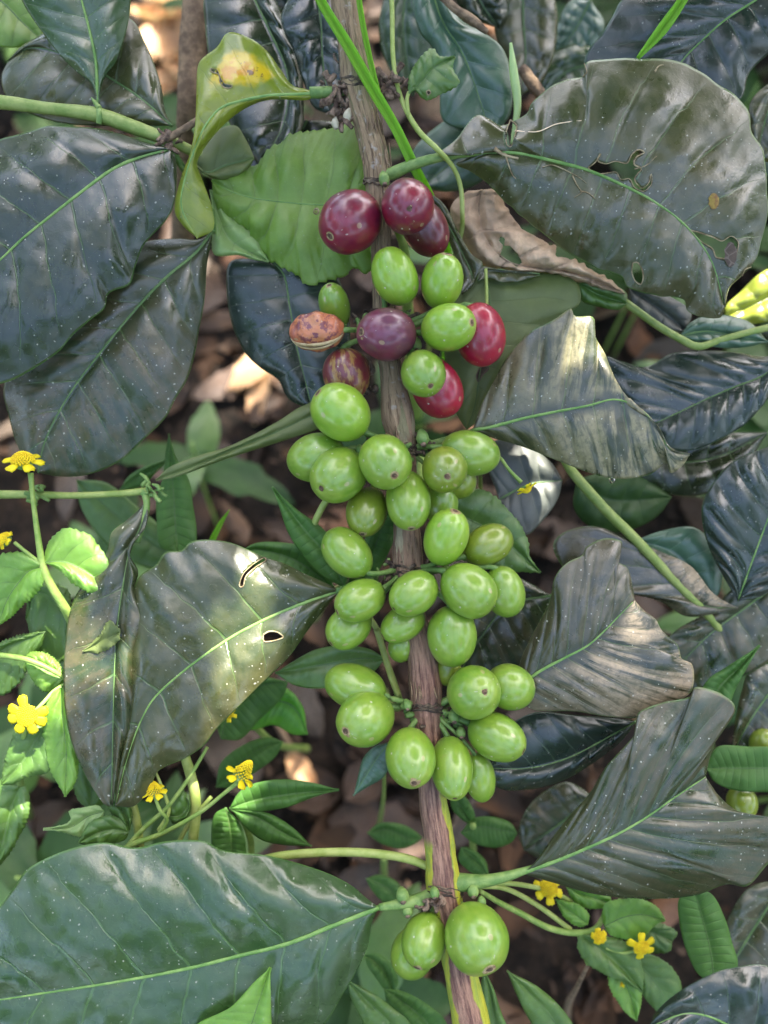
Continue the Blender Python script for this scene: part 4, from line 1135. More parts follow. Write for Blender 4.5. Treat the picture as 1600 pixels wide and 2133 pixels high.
leaf(b3, [(580, -90), (540, -10), (500, 20), (440, 60)], [(540, -90), (470, -40), (430, 20)], [(620, -40), (590, 20), (530, 60), (470, 90)], M['coffee_blue'], M['rib_dim'], z=(-210, -230), nerves=7, quilt=6, bulge=14,
     label='dark bluish leaf at the very top edge left of the stem')
leaf(b3, [(640, 250), (600, 330), (560, 400), (500, 470)], [(570, 250), (510, 300), (470, 380), (480, 440)], [(700, 260), (690, 340), (640, 420), (560, 470)], M['coffee'], M['rib_dim'], z=(-210, -240), nerves=7, quilt=6, bulge=14,
     label='shaded leaf behind the broad serrated leaf')
leaf(b3, [(560, 540), (590, 570), (604, 640), (620, 730), (635, 790), (650, 850)], [(480, 545), (472, 600), (482, 670), (495, 705), (516, 742), (545, 768), (580, 792), (597, 826), (618, 842)],
     [(620, 545), (690, 560), (720, 620), (730, 720), (715, 800), (690, 840)], M['coffee_blue'], M['rib_dim'], z=(-100, -110), za=-20, zb=-14, nerves=7, quilt=7, bulge=20, rib=(4, 2), nu=80, nv=22,
     label='dark leaf behind the shrivelled orange fruit')
tube('petiole', [(395, 240, -330), (470, 400, -220), (540, 500, -140), (565, 545, -100)], [9, 8, 7, 6], M['stub'], b3, 8)

b4 = sub_branch('coffee shoot behind the top right with teal and blue-black leaves', (1700, -200, -200),
     [(900, -300, -260), (1200, -260, -260), (1700, -200, -240), (2100, -180, -220)], [14, 14, 14, 14], M['twig_b'])
leaf(b4, [(890, -60), (920, 40), (965, 115), (1000, 210), (1020, 275)], [(860, 0), (876, 70), (900, 100), (915, 180), (922, 250), (955, 268)], [(930, -20), (960, 40), (1015, 72), (1050, 105), (1068, 180), (1062, 240), (1045, 262)],
     M['coffee_teal'], M['rib_dim'], z=(-110, -130), nerves=7, quilt=7, bulge=14, label='light teal leaf right of the stem, behind the small chewed leaf')
leaf(b4, [(1660, -100), (1600, -20), (1510, 42), (1465, 82), (1425, 122), (1380, 190)], [(1560, -110), (1400, -50), (1295, 0), (1278, 30), (1250, 75), (1228, 100), (1218, 140), (1290, 200)],
     [(1720, -40), (1680, 40), (1605, 108), (1560, 155), (1545, 205), (1480, 230)], M['coffee_blue'], M['rib'], z=(-10, -70), za=-14, zb=-16, arch=16, nerves=8, quilt=6, bulge=20, rib=(6, 3), nu=90, nv=26,
     label='blue-black glossy leaf in the top right corner')
leaf(b4, [(1640, 150), (1600, 230), (1575, 330)], [(1580, 190), (1562, 215), (1560, 260), (1566, 310)], [(1700, 200), (1680, 300), (1620, 340)], M['coffee_olive'], M['rib_dim'], z=(-90, -100), nerves=5, label='dull leaf edge on the right border under the blue-black leaf')
for pts, a_, b_, mt, z_, lb in [
    ([(1090, -80), (1090, 40), (1095, 120), (1085, 200)], [(1040, -20), (1030, 60), (1060, 140)], [(1150, -20), (1160, 80), (1130, 170)], 'coffee_olive', -330, 'blurred olive leaf at the top between the teal and blue-black ones'),
    ([(1230, 0), (1200, 60), (1160, 110)], [(1190, 0), (1160, 50), (1150, 90)], [(1260, 50), (1240, 100), (1190, 130)], 'coffee_teal', -420, 'pale blurred blue-green leaf near the top'),
    ([(980, -80), (1000, 0), (1040, 60)], [(940, -40), (970, 30)], [(1040, -40), (1060, 20)], 'coffee', -300, 'shaded leaf at the top right of the stem'),
    ([(850, -60), (840, 60), (860, 200)], [(800, 0), (790, 80), (820, 160)], [(890, 0), (900, 80), (890, 160)], 'coffee_green', -380, 'shaded leaf right behind the stem at the top'),
    ([(1040, 230), (960, 320), (880, 390)], [(950, 240), (870, 300), (850, 350)], [(1060, 310), (1000, 380), (930, 400)], 'coffee_teal', -230, 'bluish leaf below the teal one beside the stem'),
    ([(1260, 130), (1180, 150), (1120, 220)], [(1220, 90), (1150, 110), (1110, 160)], [(1260, 200), (1200, 240), (1150, 240)], 'coffee_green', -420, 'shaded leaf behind the top of the chewed leaf')]:
    leaf(b4, pts, a_, b_, M[mt], M['rib_dim'], z=(z_, z_ - 20), nerves=6, quilt=7, bulge=16, nu=40, nv=10, label=lb)
tube('dry_stick', [(910, -20, -60), (950, 20, -60), (985, 45, -64), (1015, 68, -68)], [9, 8, 9, 5], M['twig_b'], b4, 9, rough=0.3)
tube('dry_stick', [(1085, 140, -200), (1110, 175, -205), (1130, 205, -210)], [10, 13, 9], M['twig_b'], b4, 9, rough=0.3)
tube('pale_shoot', [(1064, 90, -90), (1070, 150, -92), (1078, 220, -95), (1066, 300, -100)], [3, 9, 8, 3], M['weed_pale'], b4, 10, n=30, label='shoot coloured pale for the strong sun on it')  # pale material paints the overexposing sun on it

# right side, behind
b5 = sub_branch('slanting green twig on the right with several soft-focus coffee leaves', (1190, 980, -150),
     [(1165, 940, -140), (1190, 980, -140), (1250, 1050, -142), (1325, 1125, -145), (1400, 1205, -150), (1462, 1268, -158), (1530, 1350, -215), (1700, 1560, -330)], [7, 10, 11, 11, 10, 9, 7, 6], M['twig_g'])
leaf(b5, [(1040, 1040), (1100, 1010), (1172, 1000)], [(1010, 940), (1040, 915), (1100, 930), (1150, 965)], [(1060, 1100), (1095, 1115), (1130, 1085), (1162, 1040)], M['coffee_grey'], M['rib_dim'], z=(-140, -150), nerves=6, quilt=5, bulge=14, nu=60, nv=18,
     label='grey leaf behind the tiny drooping flower')
leaf(b5, [(1200, 1000), (1270, 1040), (1400, 1035)], [(1230, 990), (1300, 985), (1360, 1005)], [(1196, 1060), (1240, 1104), (1300, 1108), (1370, 1075)], M['undergrowth'], None, z=(-230, -260), nerves=6, label='shaded dark green leaf behind the slanting twig')
leaf(b5, [(1325, 1128), (1370, 1180), (1420, 1232), (1470, 1262), (1538, 1266)], [(1250, 1098), (1210, 1098), (1170, 1112), (1152, 1135), (1180, 1190), (1250, 1235), (1320, 1240), (1375, 1253), (1430, 1284), (1500, 1276)],
     [(1380, 1150), (1440, 1180), (1485, 1235), (1520, 1258)], M['coffee_dusty'], M['rib_dim'], z=(-150, -150), za=-10, nerves=7, quilt=5, bulge=10, nu=80, nv=20, label='dusty grey leaf with curled lower margin along the slanting twig')
leaf(b5, [(1325, 1125), (1400, 1150), (1450, 1200), (1480, 1262)], [(1350, 1160), (1400, 1210), (1450, 1262)], [(1380, 1105), (1450, 1100), (1500, 1160), (1500, 1230)], M['coffee_teal'], None, z=(-165, -175), nerves=6, label='blue-green leaf right of the slanting twig')
leaf(b5, [(1537, 1252), (1570, 1160), (1600, 1080), (1640, 980), (1680, 900)], [(1512, 1210), (1485, 1160), (1465, 1100), (1463, 1050), (1484, 1008), (1525, 962), (1600, 930)],
     [(1590, 1240), (1650, 1180), (1700, 1080), (1710, 980)], M['coffee_blue'], M['rib'], z=(-120, -90), za=-10, zb=-10, arch=10, nerves=8, quilt=13, bulge=16, rib=(4, 2), nu=90, nv=24, slant=0.2, label='bluish ribbed leaf on the right border')
leaf(b5, [(1640, 740), (1590, 782), (1530, 806), (1475, 830), (1420, 856), (1352, 888)], [(1580, 742), (1540, 735), (1475, 730), (1400, 736), (1345, 764), (1290, 750), (1262, 742), (1275, 800), (1300, 860), (1330, 885)],
     [(1600, 830), (1580, 855), (1550, 886), (1500, 915), (1450, 936), (1400, 935), (1375, 905)], M['coffee_blue'], M['rib_dim'], z=(-110, -130), za=-30, zb=10, nerves=9, quilt=9, bulge=16, rib=(4, 2), nu=80, nv=24,
     label='folded leaf with a bright blue-white sheen behind the gold-toned one')
leaf(b5, [(1640, 1200), (1560, 1260), (1480, 1320), (1400, 1400)], [(1560, 1200), (1480, 1270), (1400, 1320), (1370, 1370)], [(1680, 1300), (1600, 1380), (1520, 1420), (1440, 1440)], M['coffee_brownish'], M['rib_dim'], z=(-170, -190), nerves=7, quilt=8, bulge=16,
     nu=60, nv=18, label='wide brown-green leaf in shade below the ribbed bluish one')
leaf(b5, [(1300, 900), (1400, 960), (1500, 950), (1600, 900)], [(1330, 860), (1420, 900), (1520, 900)], [(1300, 960), (1400, 1030), (1520, 1010)], M['coffee'], M['rib_dim'], z=(-260, -260), nerves=7, label='dark shaded leaf under the bright-sheened one')
leaf(b5, [(1150, 1240), (1060, 1260), (1000, 1330), (960, 1400)], [(1060, 1200), (990, 1240), (950, 1320)], [(1160, 1300), (1100, 1380), (1020, 1410)], M['coffee_brownish'], M['rib_dim'], z=(-150, -180), nerves=7, quilt=5, label='dark brown-green leaf behind the middle right fruits')
b6 = sub_branch('pale green twig under the chewed leaf on the right with small teal leaves', (1305, 630, -120),
     [(1200, 560, -130), (1305, 632, -120), (1370, 678, -118), (1415, 705, -116), (1455, 722, -118), (1500, 708, -124), (1560, 692, -130), (1700, 660, -140)], [7, 8, 8, 8, 8, 7, 7, 7], M['twig_g'])
leaf(b6, [(1415, 700), (1470, 690), (1530, 700), (1600, 712)], [(1440, 670), (1490, 655), (1560, 670)], [(1450, 715), (1510, 725), (1560, 722)], M['coffee_teal'], M['rib_dim'], z=(-130, -140), nerves=6, label='pale teal leaf curling along the right twig')
leaf(b6, [(1310, 600), (1370, 640), (1430, 690)], [(1330, 590), (1400, 620), (1440, 650)], [(1310, 640), (1350, 670), (1400, 695)], M['coffee_grey'], None, z=(-160, -170), nerves=5, label='greyish small leaf under the tip of the chewed leaf')
leaf(b6, [(1205, 590), (1250, 615), (1306, 632)], [(1230, 585), (1280, 595), (1305, 610)], [(1210, 625), (1250, 640), (1290, 645)], M['weed_dark'], None, z=(-90, -110), nerves=5, label='small torn green leaf under the dry brown leaf')
leaf(b6, [(1700, 560), (1600, 620), (1510, 660)], [(1600, 560), (1540, 610), (1510, 640)], [(1700, 640), (1600, 670), (1540, 675)], M['coffee_yellow'], None, z=(-260, -280), nerves=5, label='yellow-green leaf at the right border')

b7 = sub_branch('hidden coffee twig lower right with blue-black and brown leaves and two green fruits', (1640, 1500, -200),
     [(1700, 1480, -200), (1600, 1600, -190), (1560, 1640, -180), (1500, 1600, -190), (1400, 1540, -180), (1320, 1500, -150)], [12, 10, 9, 8, 8, 7], M['twig_b'])
leaf(b7, [(1326, 1502), (1250, 1545), (1180, 1580), (1100, 1600), (1020, 1600)], [(1280, 1496), (1200, 1490), (1110, 1485), (1050, 1520), (1025, 1560)], [(1300, 1538), (1250, 1580), (1175, 1625), (1100, 1645), (1036, 1640)],
     M['coffee_blue'], M['rib_dim'], z=(-60, -50), nerves=7, quilt=8, bulge=16, nu=80, nv=22, label='blue-black glossy leaf under the dust-streaked leaf')
leaf(b7, [(1640, 1400), (1590, 1460), (1540, 1540), (1520, 1600)], [(1570, 1380), (1545, 1440), (1530, 1510)], [(1680, 1480), (1640, 1560), (1570, 1600)], M['coffee_brownish'], M['rib_dim'], z=(-190, -200), nerves=7, label='brown leaf on the right border behind the upturned leaf')
for (cx, cy, w, zz, lb) in [(1545, 1672, 34, -150, 'green fruit under the lance leaf at the right border'), (1590, 1550, 30, -170, 'small green fruit cut off by the right border')]:
    cherry(cx, cy, w * 1.1, w, 90, zz, OLV, lb, 'green fruits on the lower right twig', None, (1560, 1640, -180), seed=int(cx))
leaf(b7, [(1640, 1830), (1560, 1950), (1500, 2060), (1480, 2150)], [(1560, 1850), (1500, 1950), (1460, 2060)], [(1660, 1950), (1600, 2080), (1540, 2140)], M['coffee_brownish'], M['rib_dim'], z=(-240, -250), nerves=7, label='dark shaded leaf behind the wavy green leaf at lower right')
leaf(b7, [(1240, 1660), (1160, 1720), (1090, 1770)], [(1180, 1630), (1110, 1670), (1080, 1730)], [(1260, 1720), (1200, 1780), (1130, 1790)], M['coffee_brownish'], M['rib_dim'], z=(-330, -340), nerves=6, label='grey blurred leaf above the last right leaf base')

# near out-of-focus leaf, bottom right, and shoot tip bottom left
b8 = sub_branch('coffee shoot rising close to the lens at the bottom right with one bluish leaf', (1750, 2400, 150), [(1900, 2700, 120), (1760, 2420, 150), (1700, 2330, 165)], [16, 14, 12], M['twig_g'])
leaf(b8, [(1720, 2350), (1620, 2240), (1540, 2150), (1440, 2110), (1350, 2140)], [(1640, 2350), (1500, 2300), (1380, 2220)], [(1720, 2180), (1660, 2060), (1600, 2012), (1525, 2016), (1466, 2036), (1400, 2076), (1365, 2110)],
     M['coffee_blue'], M['rib'], z=(170, 190), zb=-10, nerves=8, quilt=10, bulge=18, rib=(8, 3), nu=80, nv=24, label='large bluish leaf close to the lens in the bottom right corner')

# ------------------------------------------------------------------ broad serrated leaf plant, vine, grass blades
sp = thing('serrated_leaf_plant', 'weed with broad light green serrated leaves behind the upper stem and middle fruits', 'plant', P(900, 800, -1500))
sgz = ground_z(870, 900)
tube('plant_stem', [(870, 900, sgz), (860, 800, -900), (850, 650, -300), (830, 480, -120), (770, 425, -60)], [16, 14, 12, 9, 7], M['stalk'], sp, 9)
leaf(sp, [(775, 430), (755, 426), (670, 427), (600, 422), (525, 412), (470, 394), (441, 375)],
     [(785, 340), (768, 262), (745, 257), (700, 268), (645, 275), (600, 285), (585, 300), (570, 306), (552, 322), (535, 346), (500, 344), (470, 358)],
     [(790, 540), (762, 568), (738, 556), (720, 572), (690, 580), (668, 586), (640, 592), (625, 576), (592, 556), (565, 540), (545, 518), (528, 503), (520, 480), (480, 455), (450, 425)],
     M['serrate'], M['rib'], z=(-60, -56), za=-24, zb=-24, arch=10, nerves=7, quilt=11, bulge=16, teeth=5.5, nteeth=27, rib=(4, 1.5), nu=150, nv=26, slant=0.18,
     holes=[[(654, 437), (660, 434), (664, 440), (660, 446), (654, 443)]], rim_mat=RIM, label='broad light green serrated leaf left of the stem')
leaf(sp, [(900, 1060), (960, 1075), (1030, 1110), (1085, 1155), (1126, 1193)], [(940, 1030), (1000, 1020), (1030, 1035), (1055, 1060), (1082, 1092), (1098, 1125), (1104, 1160)],
     [(920, 1110), (960, 1160), (1020, 1185), (1075, 1190)], M['weed_dark'], M['rib_dim'], z=(-60, -60), nerves=6, quilt=5, bulge=10, teeth=4, nteeth=26, rib=(3, 1), nu=80, nv=16,
     label='dark green serrated leaf right of the middle fruits')
tube('plant_stem', [(870, 900, sgz), (880, 950, -700), (880, 1020, -200), (905, 1060, -62)], [12, 10, 7, 5], M['stalk'], sp, 8)

vine = thing('climbing_vine', 'thin yellow-green vine beside the top of the stem with one small chewed serrated leaf', 'vine', P(962, 470, -20))
tube('vine_stem', [(800, -200, 10), (816, 0, 12), (820, 130, 14), (836, 205, 16), (870, 270, 24), (912, 312, 52), (945, 350, 20), (960, 392, -6), (963, 440, -20), (962, 480, -70), (940, 560, -150), (900, 700, -600), (880, 820, ground_z(880, 820))], [5, 5, 5, 5, 6, 6, 5, 5, 5, 5, 5, 5, 5], M['stalk_y'], vine, 8, n=110)
tube('petiole', [(836, 208, 16), (842, 222, 20), (850, 240, 22), (848, 205, 26), (852, 192, 28)], [4, 4, 4, 4, 4], M['stalk_y'], vine, 8)
leaf(vine, [(850, 196), (880, 168), (905, 140), (948, 118)], [(853, 160), (862, 140), (876, 120), (902, 102), (914, 116), (935, 119)], [(862, 184), (872, 196), (887, 208), (905, 203), (920, 195), (940, 185), (956, 171), (946, 150), (943, 140)],
     M['weed_dark'], M['rib_dim'], z=(28, 30), nerves=5, quilt=5, bulge=8, teeth=3, nteeth=16, rib=(2.5, 1), nu=60, nv=16, holes=[[(888, 190), (894, 188), (897, 194), (891, 198)]], rim_mat=RIM)
tube('vine_stem', [(1012, 560, -30), (1014, 620, -30), (1012, 660, -20)], [3.5, 3.5, 3.5], M['stalk_y'], vine, 6)

def grass(label, pts, r, extra_group='fresh grass blades'):
    o0 = thing('grass_blade', label, 'grass blade', P(*pts[-1]), extra_group)
    q = catmull(np.column_stack([np.array(pts, float), r]), 60)
    T = np.gradient(q[:, :2], axis=0); T /= np.linalg.norm(T, axis=1)[:, None]
    N = np.stack([-T[:, 1], T[:, 0]], 1)
    rows = []
    for s, dz in ((-1, 5), (-0.5, 1), (0, -5), (0.5, 1), (1, 5)):
        rows.append(np.column_stack([q[:, :2] + N * (q[:, 3] * s)[:, None], q[:, 2] + dz * q[:, 3] / 12]))
    V = np.vstack(rows); n = len(q)
    Fc = [(k * n + i, k * n + i + 1, (k + 1) * n + i + 1, (k + 1) * n + i) for k in range(4) for i in range(n - 1)]
    U = np.array([(k / 4, i / 6) for k in range(5) for i in range(n)])
    o = mesh_obj('blade', PA(V), Fc, M['grass'], o0, uv=U)
    sm = o.modifiers.new('thickness', 'SOLIDIFY'); sm.thickness = 0.0003
    tube('blade_midrib', [(a_[0], a_[1], a_[2] - 5 * a_[3] / 12 + 1.5) for a_ in q[::6]], [max(1, x * 0.14) for x in q[::6, 3]], M['grass'], o0, 6)
grass('bright green grass blade crossing the stem top diagonally', [(560, -250, 70), (665, -5, 60), (722, 90, 56), (782, 195, 50), (822, 262, 44), (862, 345, 20), (900, 420, -80), (940, 560, -500), (930, 760, ground_z(930, 760))], [8, 10, 12, 12, 11, 11, 10, 9, 9])
grass('thin green grass blade running down over the stem top', [(720, -300, 50), (748, 0, 44), (768, 110, 42), (788, 190, 42), (800, 215, 44)], [5, 6, 6, 5, 1])
grass('bright green grass blade in the top right corner', [(1560, -240, 60), (1425, -5, 40), (1380, 60, 36), (1328, 122, 30)], [11, 10, 12, 4])
grass('short bright blade tip between soil and leaves at left', [(478, 1062, -200), (460, 1090, -205), (440, 1130, -215), (400, 1250, -900), (390, 1300, ground_z(390, 1300))], [1, 5, 7, 9, 9])

# dry curled leaf behind the chewed one
dl = thing('dead_leaf', 'large dry tan leaf, curled and torn, caught behind the chewed green leaf', 'dead leaf', P(1020, 500, -90))
leaf(dl, [(1003, 395), (998, 440), (1015, 500), (1060, 545), (1130, 560), (1200, 570), (1302, 612)],
     [(960, 405), (938, 440), (945, 480), (970, 520), (1010, 552), (1060, 566), (1130, 572), (1200, 590), (1250, 605)],
     [(1036, 398), (1052, 428), (1080, 465), (1120, 498), (1155, 512), (1163, 532), (1200, 540), (1226, 556), (1265, 578), (1290, 598)],
     M['dead'], M['dead'] and simple_mat('dead_midrib', (0.22, 0.15, 0.09), (0.36, 0.27, 0.18), 300, 0.8), z=(-80, -90), za=-60, zb=-10, arch=18, nerves=5, quilt=20, bulge=34, rib=(4, 2), nu=130, nv=36, wave=16, rough_edge=7, crumple=13,
     holes=[[(1042, 492), (1052, 496), (1050, 512), (1062, 512), (1080, 530), (1088, 548), (1076, 556), (1062, 545), (1052, 540), (1040, 535), (1046, 512), (1038, 502)]], name='leaf_blade')
lz = leaf_z(V6, 240, 1320)
fr = thing('leaf_fragment', 'small dry yellowish leaf scrap lying on the hanging curled leaf', 'leaf scrap', P(210, 1330, 40))
leaf(fr, [(172, 1357), (195, 1345), (215, 1333), (248, 1318)], [(190, 1340), (210, 1320), (222, 1296), (232, 1293), (242, 1305), (250, 1311)], [(190, 1361), (210, 1360), (230, 1350), (248, 1334)],
     M['olive_under'], None, z=(36, 42), nerves=3, quilt=1, bulge=5, nu=40, nv=10, rough_edge=2, name='leaf_blade')
for (x, y, z, rr, lb) in [(1275, 997, -10, 7, 'clear water drop under the gold-toned leaf')]:
    d_ = tube('water_drop', [(x, y - 9, z), (x, y - 3, z), (x, y + 5, z), (x, y + 10, z)], [1.5, 5, 6.5, 3], M['white'], None, 12, n=10)
    tag(d_, lb, 'water drop')
    gm = bpy.data.materials.new('water'); gm.use_nodes = True
    pb = gm.node_tree.nodes['Principled BSDF']; pb.inputs['Transmission Weight'].default_value = 1; pb.inputs['Roughness'].default_value = 0.02; pb.inputs['IOR'].default_value = 1.33
    d_.data.materials[0] = gm

# ------------------------------------------------------------------ flowering weeds
def flower(parent, cx, cy, z, r, npet=6, tilt=(0, 0, 1), plen=0.55, skip=(), cone=0.55, seed=1, pet_w=0.28):
    """disc radius r px; tilt is the facing direction in photo axes (x right, y up, z to the viewer)"""
    rs = random.Random(seed)
    nx = Vector(tilt).normalized()
    nw = (RT * nx.x + UP * nx.y - FW * nx.z).normalized()
    ax = nw.cross(UP if abs(nw.dot(UP)) < 0.9 else RT).normalized(); ay = nw.cross(ax)
    s = K * (F - z) / F; c = P(cx, cy, z)
    def W3(a, b, h): return c + s * (ax * a + ay * b + nw * h)
    head = mesh_obj('flower_head', *lathe(W3, [(0.1 * r, -0.55 * r), (0.62 * r, -0.45 * r), (0.85 * r, -0.1 * r), (0.8 * r, 0.1 * r), (0, 0.15 * r)], 14), M['stub'], parent)
    parts = []
    n = 110
    for i in range(n):
        rad = r * math.sqrt((i + .5) / n) * 0.95; th = i * 2.39996
        h = cone * r * (1 - (rad / r) ** 2) + 0.12 * r
        fr_ = r * 0.085
        V = []; FF = []
        for (rr_, hh) in ((1, -1.0), (1.05, 0.6), (0.6, 1.3)):
            for k in range(6):
                f = k * math.pi / 3
                V.append(W3(rad * math.cos(th) + fr_ * rr_ * math.cos(f), rad * math.sin(th) + fr_ * rr_ * math.sin(f), h + hh * fr_))
        V.append(W3(rad * math.cos(th), rad * math.sin(th), h + 0.8 * fr_))
        for j in range(2):
            for k in range(6):
                k2 = (k + 1) % 6
                FF.append((j * 6 + k, j * 6 + k2, (j + 1) * 6 + k2, (j + 1) * 6 + k))
        for k in range(6): FF.append((12 + k, 12 + (k + 1) % 6, 18))
        parts.append((np.array([list(v) for v in V]), FF))
    V, FF, _ = join_data(parts)
    d = mesh_obj('floret_disc', V, FF, M['floret'], head); d['kind'] = 'stuff'
    for k in range(npet):
        if k in skip: continue
        th = 2 * math.pi * k / npet + rs.uniform(-.12, .12) + seed
        L = plen * r * 1.3 * rs.uniform(0.85, 1.1); wd = pet_w * r * 2.6
        V = []; FF = []
        ns, nt = 7, 5
        for i in range(ns):
            t_ = i / (ns - 1)
            rad = 0.72 * r + (L + 0.28 * r) * t_
            wv = wd * (0.45 + 0.75 * math.sin(math.pi * min(1, t_ * 0.62 + 0.08)) ) * (1 if t_ < 0.85 else 0.75)
            for j in range(nt):
                v_ = (j / (nt - 1) - .5) * 2
                rr_ = rad - (0.10 * r * (v_ * v_) if i == ns - 1 else 0) - (0.05 * r * math.cos(v_ * 7) if i == ns - 1 else 0)
                a_ = rr_ * math.cos(th) - v_ * wv * math.sin(th) * 0.5; b_ = rr_ * math.sin(th) + v_ * wv * math.cos(th) * 0.5
                V.append(list(W3(a_, b_, 0.12 * r - 0.10 * r * v_ * v_ - 0.22 * r * t_ * t_ * rs.uniform(.6, 1.2))))
        for i in range(ns - 1):
            for j in range(nt - 1):
                FF.append((i * nt + j, i * nt + j + 1, (i + 1) * nt + j + 1, (i + 1) * nt + j))
        p_ = mesh_obj('petal', np.array(V), FF, M['petal'], head)
        sm = p_.modifiers.new('thickness', 'SOLIDIFY'); sm.thickness = 0.0002
    return head

def lathe(W3, prof, n):
    V = []; FF = []
    for a_, h in prof:
        for k in range(n):
            f = 2 * math.pi * k / n
            V.append(list(W3(a_ * math.cos(f), a_ * math.sin(f), h)))
    for j in range(len(prof) - 1):
        for k in range(n):
            k2 = (k + 1) % n
            FF.append((j * n + k, j * n + k2, (j + 1) * n + k2, (j + 1) * n + k))
    return np.array(V), FF

SER = dict(teeth=4, nteeth=20, nerves=5, slant=0.35, quilt=4, bulge=10, rib=(2.5, 1), nu=70, nv=16)
w1 = thing('flowering_weed', 'hairy-stemmed weed at left with a yellow flower above two serrated leaves', 'weed', P(145, 1275, -30), 'yellow-flowered weeds')
gz1 = ground_z(260, 1560)
tube('weed_stem', [(64, 985, 20), (68, 1030, 16), (78, 1110, 12), (90, 1180, 8), (104, 1215, 4), (140, 1275, -20), (190, 1380, -200), (240, 1500, -900), (260, 1560, gz1)], [6, 5, 6, 8, 9, 10, 11, 12, 12], M['stalk'], w1, 10, n=80)
tube('side_stalk', [(90, 1178, 8), (55, 1150, 12), (30, 1130, 14)], [5, 4, 4], M['stalk'], w1, 8)
flower(w1, 48, 962, 22, 25, 6, (0.1, 0.85, 0.5), plen=0.5, cone=0.7, seed=2)
flower(w1, 12, 1125, 14, 17, 5, (-0.6, 0.4, 0.6), plen=0.15, cone=0.8, seed=3)
leaf(w1, [(92, 1172), (130, 1170), (170, 1185), (210, 1212), (254, 1238)], [(98, 1138), (112, 1118), (140, 1101), (165, 1108), (190, 1116), (200, 1132), (215, 1150), (226, 1172), (236, 1200), (244, 1222)],
     [(115, 1182), (132, 1192), (150, 1212), (175, 1228), (200, 1238), (230, 1240)], M['weed'], M['rib_dim'], z=(10, 0), za=-4, zb=12, **SER)
leaf(w1, [(90, 1180), (60, 1190), (40, 1212), (15, 1250), (-5, 1305)], [(70, 1162), (50, 1152), (25, 1152), (0, 1158), (-20, 1190), (-22, 1240), (-16, 1280)], [(92, 1200), (85, 1222), (65, 1246), (50, 1256), (30, 1278), (8, 1296)],
     M['weed'], M['rib_dim'], z=(10, 14), za=-6, zb=-6, **SER)
w2 = thing('flowering_weed', 'weed at lower left whose flat open yellow flower faces the viewer', 'weed', P(60, 1560, -60), 'yellow-flowered weeds')
gz2 = ground_z(60, 1700)
tube('weed_stem', [(57, 1492, 20), (50, 1530, 0), (40, 1600, -300), (60, 1700, gz2)], [5, 5, 7, 9], M['stalk'], w2, 8)
tube('side_stalk', [(-60, 1358, -20), (0, 1365, -18), (60, 1375, -16), (132, 1410, -30), (160, 1440, -80)], [6, 6, 6, 5, 5], M['stalk'], w2, 8)
tube('side_stalk', [(135, 1425, -22), (112, 1440, -10), (92, 1462, 4), (70, 1485, 14)], [4, 4, 4, 4], M['stalk'], w2, 8)
flower(w2, 57, 1489, 26, 23, 8, (0.05, 0.0, 1), plen=0.62, skip=(7,), cone=0.25, seed=5)
leaf(w2, [(128, 1432), (130, 1490), (138, 1560), (136, 1660)], [(112, 1440), (98, 1462), (92, 1520), (95, 1560), (106, 1605), (120, 1630)], [(140, 1450), (152, 1520), (163, 1590), (158, 1625), (148, 1645)], M['weed'], M['rib_dim'], z=(-6, 0), **SER)
leaf(w2, [(98, 1510), (75, 1540), (45, 1590), (2, 1635)], [(60, 1512), (35, 1525), (20, 1555), (8, 1600)], [(105, 1540), (108, 1590), (98, 1608), (60, 1616), (25, 1634)], M['weed_dark'], M['rib_dim'], z=(-20, -14), **SER)
leaf(w2, [(135, 1415), (110, 1400), (80, 1385), (52, 1370)], [(128, 1392), (110, 1370), (80, 1358), (60, 1360)], [(125, 1430), (95, 1440), (72, 1420), (55, 1390)], M['weed'], M['rib_dim'], z=(-40, -40), **SER)
leaf(w2, [(95, 1316), (60, 1330), (20, 1345), (-30, 1375)], [(70, 1318), (30, 1328), (0, 1340), (-25, 1355)], [(85, 1345), (60, 1380), (40, 1420), (0, 1448), (-30, 1430)], M['weed_dark'], M['rib_dim'], z=(-50, -40), **SER)
leaf(w2, [(150, 1290), (110, 1250), (70, 1230), (55, 1290)], [(140, 1230), (100, 1215), (70, 1220)], [(150, 1350), (120, 1380), (80, 1360)], M['weed_dark'], M['rib_dim'], z=(-80, -90), **SER)
leaf(w2, [(40, 1640), (25, 1680), (5, 1760), (-20, 1820)], [(10, 1620), (-20, 1660), (-40, 1740)], [(55, 1640), (60, 1690), (40, 1740), (10, 1790)], M['weed_dark'], M['rib_dim'], z=(-70, -60), **SER)
leaf(w2, [(190, 1690), (195, 1600), (215, 1540), (225, 1480)], [(160, 1660), (160, 1590), (190, 1520)], [(230, 1660), (260, 1590), (250, 1520)], M['weed_dark'], M['rib_dim'], z=(-150, -150), **SER)

w3 = thing('flowering_weed', 'weed rising above the bottom left leaf with cone-shaped yellow flower heads', 'weed', P(270, 1770, -40), 'yellow-flowered weeds')
gz3 = ground_z(300, 1850)
tube('weed_stem', [(500, 1626, 16), (470, 1650, 8), (420, 1690, 0), (340, 1735, -20), (265, 1765, -40), (240, 1830, -200), (300, 1850, gz3)], [5, 4, 4.5, 5, 7, 8, 10], M['stalk'], w3, 8, n=60)
tube('side_stalk', [(432, 1556, -30), (400, 1610, -26), (350, 1680, -26), (300, 1725, -30), (266, 1762, -40)], [3.5, 4, 4.5, 5, 5], M['stalk'], w3, 8)
tube('side_stalk', [(322, 1660, 6), (335, 1690, 0), (348, 1706, -10), (330, 1740, -26)], [3.5, 4, 4, 5], M['stalk'], w3, 8)
tube('side_stalk', [(325, 1610, -30), (345, 1660, -28), (352, 1690, -26), (330, 1730, -28)], [3, 4, 4, 4], M['stalk_y'], w3, 8)
